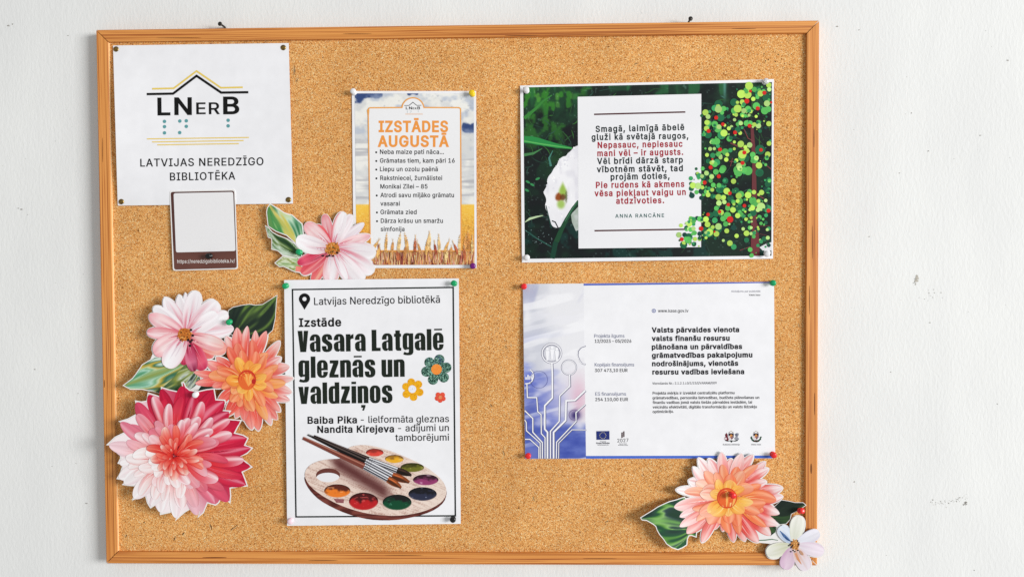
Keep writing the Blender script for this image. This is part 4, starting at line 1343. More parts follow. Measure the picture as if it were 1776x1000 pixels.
# ================================================================== project information poster
def project():
    A, B, R, Q = zr(890, 480, .17), zr(890, 640, .17), zr(1110, 480, .17), zr(1110, 640, .17)
    S = Sheet([(906.7, 492.3), (1342.6, 488.3), (1344.4, 794.2), (910.6, 795.0)], CORKH + 0.0016, (0.004, 0.003, 0.003, 0.002), 0.0009, 6)
    t = sheet_thing('project_poster', 'landscape white information poster with blue edges and a circuit picture on its left', 'poster', S)
    o = 0.0003
    def pic(x, y):
        u, v = (x - 907) / 108, (y - 492) / 303
        n = fbm(x * .03, y * .03, 3, 4)
        c = mix((208, 210, 220), (236, 236, 240), sstep(.15, .6, u + (n - .5) * .5))
        band = sstep(.38, .62, u * -.25 + v + (fbm(x * .02, y * .05, 6, 3) - .5) * .35)
        blu = mix((196, 200, 236), (96, 112, 204), sstep(.3, .7, fbm(x * .035 + 5, y * .06, 8, 4)))
        c = mix(c, blu, band * sstep(.75, .1, u - (v - .5) * .9))
        c = mix(c, (228, 186, 204), np.exp(-(((x - 1003) / 16) ** 2 + ((y - 690) / 34) ** 2)) * .9)
        c = mix(c, (196, 192, 222), np.exp(-(((x - 965) / 26) ** 2 + ((y - 690) / 40) ** 2)) * .7)
        low = sstep(736, 748, y + (x - 907) * .06 + (n - .5) * 10)
        c = mix(c, mix((48, 66, 160), (112, 130, 206), fbm(x * .05, y * .1, 9, 4)), low * .95)
        mid = np.exp(-(((x - 917) / 22) ** 2 + ((y - 710) / 34) ** 2))
        c = mix(c, (70, 84, 168), mid * .75)
        c = mix(c, (40, 28, 96), np.exp(-(((x - 998) / 9) ** 2 + ((y - 720) / 9) ** 2)) * .95)
        c = mix(c, (230, 228, 238), np.exp(-(((x - 1006) / 10) ** 2 + ((y - 737) / 10) ** 2)) * .8)
        c = mix(c, (238, 238, 244), sstep(.6, .72, fbm(x * .012 - y * .004, y * .08 + x * .02, 14, 3)) * .55)
        c = mix(c, (160, 164, 200), sstep(.52, .66, fbm((x + y * .45) * .035, (y - x * .3) * .008, 71, 3)) * sstep(600, 520, y) * .5)
        c = mix(c, (248, 248, 251), sstep(.56, .66, fbm((x * .25 + y) * .05, (x - y * .2) * .01, 72, 3)) * sstep(720, 560, y) * .75)
        c = mix(c, (112, 124, 200), sstep(.5, .62, fbm((x * .3 + y) * .035 + 3, (x - y * .3) * .012, 73, 3)) * sstep(560, 640, y) * sstep(1000, 930, x) * .6)
        c = mix(c, (244, 244, 247), np.exp(-(((x - 914) / 7) ** 2 + ((y - 545) / 20) ** 2)) * .8)
        return c
    D = Draw()
    D.raster([(907.2, 492.6), (1012.2, 491.6), (1016.3, 794.4), (910.9, 794.7)], 110, 300, pic, o * .7)
    D.put('blue_hand_picture', S, t)
    D = Draw()
    w_, g_ = (248, 248, 252), (104, 104, 130)
    z = o
    def trace(pts, w):
        nonlocal z
        w = w * .85
        D.line([(x + .7, y + .4) for x, y in pts], w + 1.0, g_, z); z += 1.1e-5
        D.line(pts, w, w_, z); z += 1.1e-5
    def ring(c, r, w):
        nonlocal z
        D.line(arc(c[0], c[1], r + .2, 0, 348, 30), w + 1.1, g_, z, closed=True); z += 1.1e-5
        D.line(arc(c[0], c[1], r, 0, 348, 30), w, w_, z, closed=True); z += 1.1e-5
    ring(A((393, 778))[0], 16.5, 2.0); ring(A((393, 778))[0], 13.8, .5)
    ring(A((570, 922))[0], 12.5, 1.2)
    for a in (A((735, 700), (690, 715), (660, 750), (655, 800), (675, 850), (700, 880), (735, 890)),):
        trace(a, 1.4)
    trace(B((120, 147), (165, 142), (195, 115), (208, 75), (200, 30), (175, 5)) , 2.0)
    for dx in (0, -48, 48):                                 # the three little figures
        x, y = A((397 + dx, 720 + (14 if dx else 0)))[0]
        D.disc(x, y, 2.6, w_, z, n=12); z += 1.1e-5
        D.poly([(x - 3.4, y + 3.2), (x + 3.4, y + 3.2), (x + 2.4, y + 12), (x + 1.6, y + 20), (x - 1.6, y + 20), (x - 2.4, y + 12)], w_, z); z += 1.1e-5
    for i, hgt in enumerate((30, 55, 42, 62)):
        x, y = B((125 + i * 20, 105))[0]
        D.poly([(x, y), (x + 2.2, y), (x + 2.2, y - hgt * .15), (x, y - hgt * .15)], w_, z); z += 1.1e-5
    trace(A((395, 880), (400, 990)) + B((400, 120), (400, 290), (322, 370), (322, 610), (350, 640), (350, 908)), 3.2)
    trace(B((575, 55), (578, 170), (475, 270), (470, 530), (380, 630), (380, 908)), 2.4)
    trace(B((735, 215), (630, 315), (540, 320), (535, 520), (412, 640), (412, 908)), 3.4)
    trace(B((735, 358), (640, 440), (642, 530), (443, 740), (440, 908)), 2.0)
    trace(B((742, 617), (600, 615), (465, 750), (463, 908)), 1.4)
    trace(B((140, 147), (145, 287), (240, 288), (250, 430), (285, 460), (287, 655), (325, 695), (325, 908)), 2.0)
    trace(B((118, 420), (200, 500), (200, 640), (298, 745), (298, 908)), 2.2)
    trace(B((118, 515), (133, 540), (135, 625), (275, 750), (277, 908)), 1.8)
    trace(B((120, 712), (170, 712), (262, 795), (262, 908)), 1.8)
    D.line(arc(*B((265, 105))[0], 15, 0, 348, 24), .5, (96, 100, 168), z, closed=True)
    D.line(arc(*B((625, 465))[0], 9, 0, 348, 20), .5, (110, 84, 150), z, closed=True)
    D.put('circuit_traces', S, t)
    D = Draw()
    blu = (70, 104, 200)
    D.line([(1012.2, 493.3), (1100, 492.4), (1342, 489.4)], 1, (84, 104, 196), o, taper=[3.2, 2.8, 1.8])
    D.put('blue_band', S, t)
    D = Draw()
    D.line([(1016.4, 792.3), (1343.8, 791.6)], 4.6, (72, 108, 206), o)
    D.put('blue_band', S, t)
    sl, dkk = (96, 104, 140), (44, 44, 50)
    for f, s, x0, x1, y in ((A, 'Projekta ilgums', 828, 1136, 618), (A, 'Kopējais finansējums', 833, 1235, 911), (B, 'ES finansējums', 839, 1152, 268)):
        D = Draw()
        p = f((x0, y), (x1, y - 1)); text(D, s, p[0], p[1], 5.9, sl, o, -.003)
        D.put('blue_caption', S, t)
    for f, s, x0, x1, y in ((A, '12/2023 – 05/2026', 834, 1206, 670), (A, '307 473,10 EUR', 834, 1168, 968), (B, '254 110,00 EUR', 839, 1172, 323)):
        D = Draw()
        p = f((x0, y), (x1, y - 1)); text(D, s, p[0], p[1], 5.6, dkk, o, .008)
        D.put('figure_lettering', S, t)
    D = Draw()
    p = R((185, 361), (495, 360)); text(D, 'www.kase.gov.lv', p[0], p[1], 5.6, (50, 50, 58), o)
    D.put('address_lettering', S, t)
    D = Draw()
    p = R((932, 155), (1229, 155)); text(D, 'Aicinājums par publicitāti', p[0], p[1], 3.2, (150, 150, 162), o, -.002)
    p = R((1112, 192), (1228, 192)); text(D, 'Valsts kase', p[0], p[1], 3.0, (70, 70, 76), o, .002)
    D.put('small_print', S, t)
    D = Draw()
    p = Q((127, 155), (783, 150)); text(D, 'Vienošanās Nr.: 2.1.2.1.i.0/1/23/I/VARAM/009', p[0], p[1], 4.0, (70, 70, 78), o)
    D.put('agreement_number', S, t)
    D = Draw()
    for s, x0, x1, y, dy in (('Valsts pārvaldes vienota', 120, 1012, 565, 5), ('valsts finanšu resursu', 120, 915, 651, 4), ('plānošana un pārvaldības', 121, 1043, 737, 5), ('grāmatvedības pakalpojumu', 122, 1147, 823, 6), ('nodrošinājums, vienotās', 124, 1003, 908, 5), ('resursu vadības ieviešana', 127, 1064, 993, 5)):
        p = R((x0, y), (x1, y - dy)); text(D, s, p[0], p[1], 8.4, (12, 12, 22), o, .034)
    D.put('heading_lettering', S, t)
    D = Draw()
    for s, x0, x1, y in (('Projekta mērķis ir izveidot centralizētu platformu', 130, 965, 256), ('grāmatvedības, personāla lietvedības, budžeta plānošanas un', 129, 1218, 304), ('finanšu vadības jomā valsts tiešās pārvaldes iestādēm, lai', 130, 1144, 351), ('veicinātu efektivitāti, digitālo transformāciju un valsts līdzekļu', 130, 1193, 398), ('optimizāciju.', 130, 345, 445)):
        p = Q((x0, y), (x1, y - 4)); text(D, s, p[0], p[1], 4.7, (36, 36, 42), o, .010)
    D.put('body_lettering', S, t)
    D = Draw()
    c = R((142, 345))[0]
    D.line(arc(c[0], c[1], 3.1, 0, 345, 20), .7, (92, 108, 170), o, closed=True)
    D.line(arc(c[0], c[1], 3.1, 0, 345, 20), .0, (92, 108, 170), o)
    D.line([(c[0], c[1] - 3), (c[0], c[1] + 3)], .6, (92, 108, 170), o + 1e-5)
    for dy in (-1.1, 1.1):
        D.line([(c[0] - 3, c[1] + dy), (c[0] + 3, c[1] + dy)], .5, (92, 108, 170), o + 2e-5)
    D.put('globe_symbol', S, t)
    # flag
    D = Draw()
    D.poly(B((848, 630), (982, 628), (983, 716), (850, 718)), (38, 50, 120), o)
    c = B((915, 674))[0]
    for k in range(12):
        a = math.radians(30 * k)
        x, y = c[0] + 5.4 * math.sin(a), c[1] - 5.4 * math.cos(a)
        st = []
        for j in range(10):
            r = .95 if j % 2 == 0 else .4
            st.append((x + r * math.sin(math.pi * j / 5), y - r * math.cos(math.pi * j / 5)))
        D.poly(st, (226, 220, 170), o + .0001)
    for s, x0, x1, y, cap, b in (('Finansē', 888, 948, 742, 2.2, 0), ('Eiropas Savienība', 848, 984, 758, 2.4, .02), ('NextGenerationEU', 862, 974, 775, 1.9, 0)):
        p = B((x0, y), (x1, y)); text(D, s, p[0], p[1], cap, (50, 50, 66), o, b)
    D.put('star_flag_emblem', S, t)
    D = Draw()
    D.poly(B((1105, 643), (1118, 641), (1118, 697), (1105, 699)), (70, 36, 40), o)
    D.poly(B((1124, 632), (1136, 630), (1136, 688), (1124, 690)), (70, 36, 40), o)
    p = B((1065, 744), (1177, 740)); text(D, '2027', p[0], p[1], 6.2, (36, 36, 40), o, -.002, .03)
    for s, x0, x1, y in (('Nacionālais', 1085, 1160, 763), ('attīstības plāns', 1072, 1172, 777)):
        p = B((x0, y), (x1, y)); text(D, s, p[0], p[1], 1.9, (90, 90, 96), o)
    D.put('plan_emblem', S, t)
    # two coats of arms
    Cz = zr(1240, 730, .07)
    mar, nav, gry, grn, gold = (108, 24, 40), (40, 36, 56), (150, 152, 162), (30, 74, 52), (206, 140, 70)
    def shield(D, cx, y0, w, h, z):
        x0, x1 = cx - w / 2, cx + w / 2
        D.poly(Cz((x0, y0), (x1, y0), (x1, y0 + h * .6), (cx + w * .25, y0 + h * .88), (cx, y0 + h), (cx - w * .25, y0 + h * .88), (x0, y0 + h * .6)), (232, 228, 230), z)
        D.poly(Cz((x0 + 6, y0 + 4), (x1 - 6, y0 + 4), (x1 - 6, y0 + h * .42), (x0 + 6, y0 + h * .42)), nav, z + 1e-5)
        D.disc(*Cz((cx, y0 + h * .36))[0], w * .24 * .07, gold, z + 2e-5, n=14)
        D.poly(Cz((cx, y0 + h * .44), (x1 - 8, y0 + h * .44), (x1 - 8, y0 + h * .62), (cx + w * .2, y0 + h * .85), (cx, y0 + h * .93)), mar, z + 2e-5)
        D.disc(*Cz((cx - w * .12, y0 + h * .62))[0], w * .16 * .07, (196, 132, 120), z + 3e-5, n=10)
        D.disc(*Cz((cx + w * .2, y0 + h * .62))[0], w * .1 * .07, gry, z + 3e-5, n=10)
        for dx, dy in ((-42, 6), (0, -14), (42, 6)):
            p = Cz((cx + dx, y0 - 28 + dy))[0]
            st = []
            for j in range(10):
                r = 1.3 if j % 2 == 0 else .55
                st.append((p[0] + r * math.sin(math.pi * j / 5), p[1] - r * math.cos(math.pi * j / 5)))
            D.poly(st, (150, 130, 100), z)
    D = Draw()
    D.poly(Cz((250, 330), (290, 285), (315, 330), (320, 400), (345, 440), (330, 480), (260, 470), (230, 440), (240, 400), (265, 380)), mar, o)
    D.disc(*Cz((265, 430))[0], 2.2, (222, 200, 204), o + 1e-5, n=10)
    D.poly(Cz((490, 320), (540, 290), (575, 290), (580, 350), (545, 370), (575, 400), (600, 440), (575, 465), (500, 455), (480, 420), (520, 380)), gry, o)
    D.poly(Cz((505, 330), (535, 300), (545, 340), (520, 360)), (64, 72, 110), o + 1e-5)
    D.line(Cz((580, 300), (570, 360), (530, 370)), 1.1, (70, 76, 96), o + 2e-5)
    D.poly(Cz((260, 455), (330, 480), (405, 470), (480, 480), (560, 455), (570, 480), (500, 500), (440, 490), (410, 530), (380, 490), (310, 500), (250, 480)), (30, 40, 40), o + 2e-5)
    shield(D, 402, 290, 140, 175, o + 3e-5)
    p = Cz((200, 592), (614, 590)); text(D, 'Kultūras ministrija', p[0], p[1], 2.5, (60, 60, 66), o)
    D.put('lion_and_griffin_crest', S, t)
    D = Draw()
    rnd = random.Random(3)
    for sgn in (-1, 1):
        for k in range(9):
            a = math.radians(20 + k * 15)
            x, y = 1020 + sgn * 118 * math.cos(a - .35), 390 + 105 * math.sin(a - .35)
            p = Cz((x, y))[0]
            D.disc(p[0], p[1], 2.0, grn, o + k * 1e-6, .95, 8, a * sgn + rnd.uniform(-.8, .8))
    D.line(Cz((960, 500), (1020, 470), (1080, 500)), 1.4, (96, 30, 44), o + 2e-5)
    shield(D, 1018, 290, 140, 172, o + 3e-5)
    p = Cz((895, 590), (1142, 589)); text(D, 'Valsts kase', p[0], p[1], 2.4, (80, 80, 86), o)
    D.put('wreathed_shield_crest', S, t)
    for q, colr, lab in ((A((110, 97))[0], 'red', 'red push pin in the top left corner of the blue edged project poster'), (R((1357, 62))[0], 'green', 'green push pin in the top right corner of the blue edged project poster'), (B((152, 882))[0], 'red', 'red push pin in the bottom left corner of the blue edged project poster'), (Q((1362, 873))[0], 'red', 'red push pin in the bottom right corner of the blue edged project poster')):
        push_pin(q[0], q[1], float(S.hgt(*q)), colr, lab, random.uniform(-8, 8), random.uniform(-8, 8))
project()
# ================================================================== painted paper flowers, cut out with a white edge
class Cutout:
    def __init__(self, fn):
        self.S, self.outs, self.k = Slope(fn), [], 0
    def z(self):
        self.k += 1
        return 0.0003 + self.k * 0.000009
    def petal(self, D, C, T, W, stops, a=.75, b=.5, bend=0.0, streak=None, rim=None, light=None, seed=0, cut=True, nu=16, nv=9, u0=0.0, ink=None):
        """one painted petal from C to its tip T, half as wide as W at most"""
        C, T = np.array(C, float), np.array(T, float)
        d = T - C
        Ln = np.hypot(*d)
        n = np.array([-d[1], d[0]]) / Ln
        u = u0 + (1 - u0) * (1 - (1 - np.linspace(0, 1, nu)) ** 1.5)
        um = a / (a + b)
        g = (np.maximum(u, 1e-4) ** a * np.maximum(1 - u, 0) ** b) / (um ** a * (1 - um) ** b)
        g = np.maximum(g, 0.02)
        ce = C + d * u[:, None] + n * (bend * Ln * np.sin(np.pi * u))[:, None]
        v = np.linspace(-1, 1, nv)
        P = ce[:, None, :] + n * (W * g)[:, None, None] * v[None, :, None]
        U, Vv = np.meshgrid(u, v, indexing='ij')
        c = ramp(stops, U)
        # brush strokes that run along the petal
        q = vnoise(Vv * 3.2 + seed * 7.3, U * 1.3 + seed, seed)
        c = np.clip(c * (1 + (q - .5)[..., None] * .10), 0, 253)
        if streak:
            sc, amt, decay = streak
            q = vnoise(Vv * 4.0 + seed * 3.1, U * .8 + seed * 2, seed + 5)
            c = mix(c, sc, amt * sstep(.48, .8, q) * np.clip(1 - U * decay, 0, 1))
        if light:
            lc, amt = light
            c = mix(c, lc, amt * np.exp(-((Vv + .35) / .32) ** 2) * sstep(.15, .6, U))
        if rim:
            rc, amt, side = rim
            e = sstep(.62, 1.0, np.abs(Vv) if side == 0 else Vv * side)
            c = mix(c, rc, amt * e * sstep(.05, .3, U))
        i = np.arange((nu - 1) * nv).reshape(nu - 1, nv)[:, :-1].ravel()
        D.add(P.reshape(-1, 2), np.stack([i, i + 1, i + nv + 1, i + nv], 1), c.reshape(-1, 3), self.z())
        if ink:                                             # thin brush lines from the base
            rn, z = random.Random(seed * 31 + self.k), self.z()
            for ic, cnt, reach in ink:
                for q in range(cnt):
                    v0, ua = rn.uniform(-.68, .68), rn.uniform(.04, .16)
                    ub = min(.93, ua + reach * rn.uniform(.5, 1.15))
                    uu = np.linspace(ua, ub, 7)
                    gg = (uu ** a * (1 - uu) ** b) / (um ** a * (1 - um) ** b)
                    Q = C + d * uu[:, None] + n * (bend * Ln * np.sin(np.pi * uu) + W * gg * v0 * (.75 + .25 * uu))[:, None]
                    c0 = ramp(stops, np.array([.5 * (ua + ub)]))[0]
                    w = W * rn.uniform(.07, .17)
                    D.line(Q, 1, np.array(ic) * .62 + c0 * .38, z + q * 1e-7, taper=[w * .5, w * 1.2, w, w * .6, .1])
        if cut:
            self.outs.append(np.vstack([P[:, 0], P[::-1, -1]]))
    def leaf(self, D, outline, axis, cols, freq=4.0, seed=0, step=1.6, rib=None, curve=0.0, edge=None):
        P = np.array(outline, float)
        a, b = np.array(axis[0], float), np.array(axis[1], float)
        L = np.hypot(*(b - a)); e = (b - a) / L; n = np.array([-e[1], e[0]])
        def fn(x, y):
            u = ((x - a[0]) * e[0] + (y - a[1]) * e[1]) / L
            v = ((x - a[0]) * n[0] + (y - a[1]) * n[1]) / L
            w = v / (0.25 + 0.75 * np.sin(np.pi * np.clip(u, .04, .96))) - curve * (u - .5) ** 2
            t = vnoise(w * freq * 2.4 + seed, u * 1.6 + seed * 1.7, seed) * .65 + vnoise(w * freq * 7, u * 3 + 2, seed + 2) * .35
            c = ramp([(i / (len(cols) - 1), k) for i, k in enumerate(cols)], sstep(.18, .82, t))
            if rib:
                c = mix(c, rib, np.exp(-(w / .045) ** 2) * .85)
            return c
        z = self.z()
        D.poly(P, fn, z, step)
        self.outs.append(P)
    def paper(self, name, parent, border=1.7, extra=()):
        rn = random.Random(len(self.outs))
        polys = [offset_poly(clean(P), border * rn.uniform(.6, 1.35)) for P in self.outs] + [np.array(p, float) for p in extra]
        al = np.vstack(polys)
        gx, gy = np.meshgrid(np.arange(al[:, 0].min() + 3, al[:, 0].max(), 9), np.arange(al[:, 1].min() + 3, al[:, 1].max(), 9))
        V, T = tri_fill(polys, [1] * len(polys), np.stack([gx.ravel(), gy.ravel()], 1), 1e-3)
        return extrude(name, V, T, self.S, 0.0005, CARD, parent)

def ray_radius(c, tips):
    an = np.array([math.atan2(y - c[1], x - c[0]) for x, y in tips])
    rd = np.array([math.hypot(x - c[0], y - c[1]) for x, y in tips])
    o = np.argsort(an)
    an, rd = an[o], rd[o]
    return lambda a: np.interp(a, np.concatenate([an - 2 * np.pi, an, an + 2 * np.pi]), np.tile(rd, 3))

def stamens(D, K, cx, cy, r, n, cols, rnd, sq=1.0):
    D.disc(cx, cy, r * .95, cols[0], K.z(), r * .95 * sq, 18)
    for i in range(n):
        a, q = rnd.random() * 6.283, r * math.sqrt(rnd.random()) * 1.08
        D.disc(cx + q * math.cos(a), cy + q * math.sin(a) * sq, rnd.uniform(.6, 1.5), rnd.choice(cols), K.z(), None, 7)

WHT = [(0, (216, 120, 136)), (.14, (236, 190, 198)), (.4, (247, 236, 239)), (1, (250, 246, 249))]
PNK = [(0, (214, 92, 112)), (.25, (244, 204, 206)), (.75, (248, 222, 222)), (1, (240, 176, 182))]
ROSE = [(0, (210, 80, 98)), (.4, (236, 160, 166)), (.8, (244, 190, 194)), (1, (236, 150, 158))]
CORAL = [(0, (206, 50, 72)), (.5, (232, 86, 96)), (1, (240, 120, 120))]
CRIM = [(0, (150, 18, 50)), (.35, (204, 40, 74)), (.8, (226, 92, 116)), (1, (190, 40, 80))]
STK = ((216, 88, 112), .95, 1.05)
INKS = {id(WHT): [((208, 84, 112), 3, .36), ((222, 206, 216), 3, .75)], id(PNK): [((206, 70, 100), 3, .45), ((252, 244, 246), 2, .7)], id(ROSE): [((206, 70, 96), 2, .5), ((252, 240, 240), 3, .75)],
        id(CORAL): [((180, 26, 56), 3, .6), ((248, 186, 180), 3, .8)], id(CRIM): [((110, 10, 40), 3, .6), ((244, 176, 190), 3, .85)]}

# ---- pink flower with two leaves, between the logo sheet and the palette poster
def pink_flower():
    F, L = zr(510, 360, .13), zr(450, 345, .145)
    K = Cutout(lambda x, y: 0.0189 + 0.0030 * sstep(478, 400, y) + 0.0045 * sstep(545, 465, x))
    t = thing('paper_flower', 'pink and white paper flower with two green leaves, tucked behind the palette poster', 'paper cutout', K.S.pt(560, 430), 'painted paper flower cutouts')
    Dl, D = Draw(), Draw()
    K.leaf(Dl, L((130, 68), (200, 108), (290, 168), (345, 190), (385, 196), (440, 246), (505, 300), (520, 420), (470, 600), (430, 520), (330, 430), (200, 380), (110, 320), (100, 230), (92, 160), (100, 110)), (L((125, 70))[0], L((470, 600))[0]), [(96, 150, 84), (60, 140, 76), (150, 190, 120), (206, 190, 84), (196, 222, 196), (36, 110, 66)], 3.2, 3, 1.5, (214, 196, 100))
    K.leaf(Dl, L((78, 328), (110, 352), (150, 400), (220, 440), (330, 480), (420, 540), (480, 620), (500, 680), (470, 700), (400, 690), (280, 665), (222, 612), (152, 596), (152, 470), (108, 452)), (L((85, 335))[0], L((490, 660))[0]), [(30, 58, 34), (52, 86, 48), (96, 122, 60), (206, 222, 204), (70, 108, 56)], 3.5, 6, 1.5)
    K.leaf(Dl, L((280, 690), (460, 705), (500, 760), (500, 870), (430, 866), (290, 800), (240, 802), (194, 764)), (L((194, 764))[0], L((500, 790))[0]), [(140, 170, 110), (222, 230, 206), (120, 136, 50), (232, 236, 216), (150, 180, 120)], 3.0, 9, 1.5)
    Dl.put('leaves', K.S, t)
    K.leaf(D, L((436, 800), (520, 810), (520, 880), (430, 862)), (L((436, 800))[0], L((520, 880))[0]), [(240, 150, 136), (238, 120, 110)], 2, 1, 2)
    c = F((515, 545))[0]
    pk = lambda tip, W, st, a=.7, b=.42, **k: K.petal(D, c, F(tip)[0], W * .13, st, a, b, seed=K.k % 17 + 1, ink=INKS[id(st)] if id(st) in INKS else [((250, 190, 190), 2, .5)], **k)
    pk((930, 208), 62, WHT, b=.6, streak=((206, 130, 170), .6, .6), rim=((196, 140, 180), .5, 1))
    pk((1018, 372), 74, PNK, b=.6, streak=STK)
    pk((1085, 600), 118, WHT, streak=STK)
    pk((1060, 850), 120, WHT, streak=STK)
    pk((905, 985), 118, WHT, streak=STK, b=.3)
    pk((405, 90), 68, ROSE, streak=((226, 90, 100), .7, .5), rim=((226, 110, 120), .6, 0))
    pk((255, 985), 70, CORAL, b=.3, light=((246, 200, 170), .8))
    pk((100, 880), 84, CORAL, streak=((190, 30, 60), .6, .3), rim=((250, 214, 214), .6, -1), light=((246, 180, 180), .5))
    pk((45, 745), 74, CRIM, streak=((236, 150, 160), .7, .2), rim=((248, 220, 222), .5, 1))
    pk((770, 98), 78, WHT, streak=((214, 160, 170), .6, .7))
    pk((655, 62), 84, WHT, streak=STK, rim=((230, 96, 104), .95, -1), light=((252, 248, 249), .5))
    pk((312, 225), 56, CORAL, b=.5, light=((250, 190, 186), .6))
    pk((150, 215), 98, PNK, streak=((228, 130, 140), .5, .6), rim=((232, 130, 140), .5, 0))
    pk((25, 425), 118, WHT, streak=STK, bend=-.05)
    pk((480, 985), 108, WHT, b=.3, streak=((226, 110, 120), .8, .6), rim=((236, 130, 136), .5, 0))
    pk((700, 965), 60, WHT, b=.4, streak=((214, 70, 100), .9, .7))
    rnd = random.Random(3)
    stamens(D, K, c[0], c[1], 12.5, 70, [(206, 128, 50), (226, 148, 60), (176, 92, 34), (92, 62, 30), (240, 180, 110), (120, 110, 50)], rnd, .92)
    for q in ((470, 640), (520, 645), (440, 650), (385, 640), (575, 605)):
        p = F(q)[0]; D.disc(p[0], p[1], 2.4, (44, 26, 24), K.z(), 1.6, 8)
    D.put('bloom', K.S, t)
    K.paper('paper', t, 1.3)
    x, y = 518.4, 437
    push_pin(x, y, 0.0008 + float(K.S.fn(x, y)) + .0006, 'green', 'green push pin on the leaf of the pink paper flower', -4, -6)
pink_flower()

def dahlia(K, D, c, tips, rings, colour, wid, seed, r0=.22, stack=True):
    """rings of painted petals: outer ones reach the given tips, inner ones follow at fractions of that radius"""
    rnd = random.Random(seed)
    R = ray_radius(c, tips)
    tl = sorted(tips, key=lambda p: rnd.random())
    for x, y in tl:
        a = math.atan2(y - c[1], x - c[0])
        K.petal(D, (c[0] + (x - c[0]) * r0, c[1] + (y - c[1]) * r0), (x, y), wid * rnd.uniform(.8, 1.15), bend=rnd.uniform(-.06, .06), **colour(a, 1.0, rnd))
    for fr, n, w, b0 in rings:
        ph = rnd.random()
        for i in sorted(range(n), key=lambda _: rnd.random()):
            a = -math.pi + 2 * math.pi * (i + ph + rnd.uniform(-.4, .4)) / n
            r = R(a) * fr * rnd.uniform(.84, 1.14)
            K.petal(D, (c[0] + math.cos(a) * r * b0, c[1] + math.sin(a) * r * b0), (c[0] + math.cos(a) * r, c[1] + math.sin(a) * r), w * rnd.uniform(.72, 1.22), cut=False, bend=rnd.uniform(-.12, .12), **colour(a, fr, rnd))

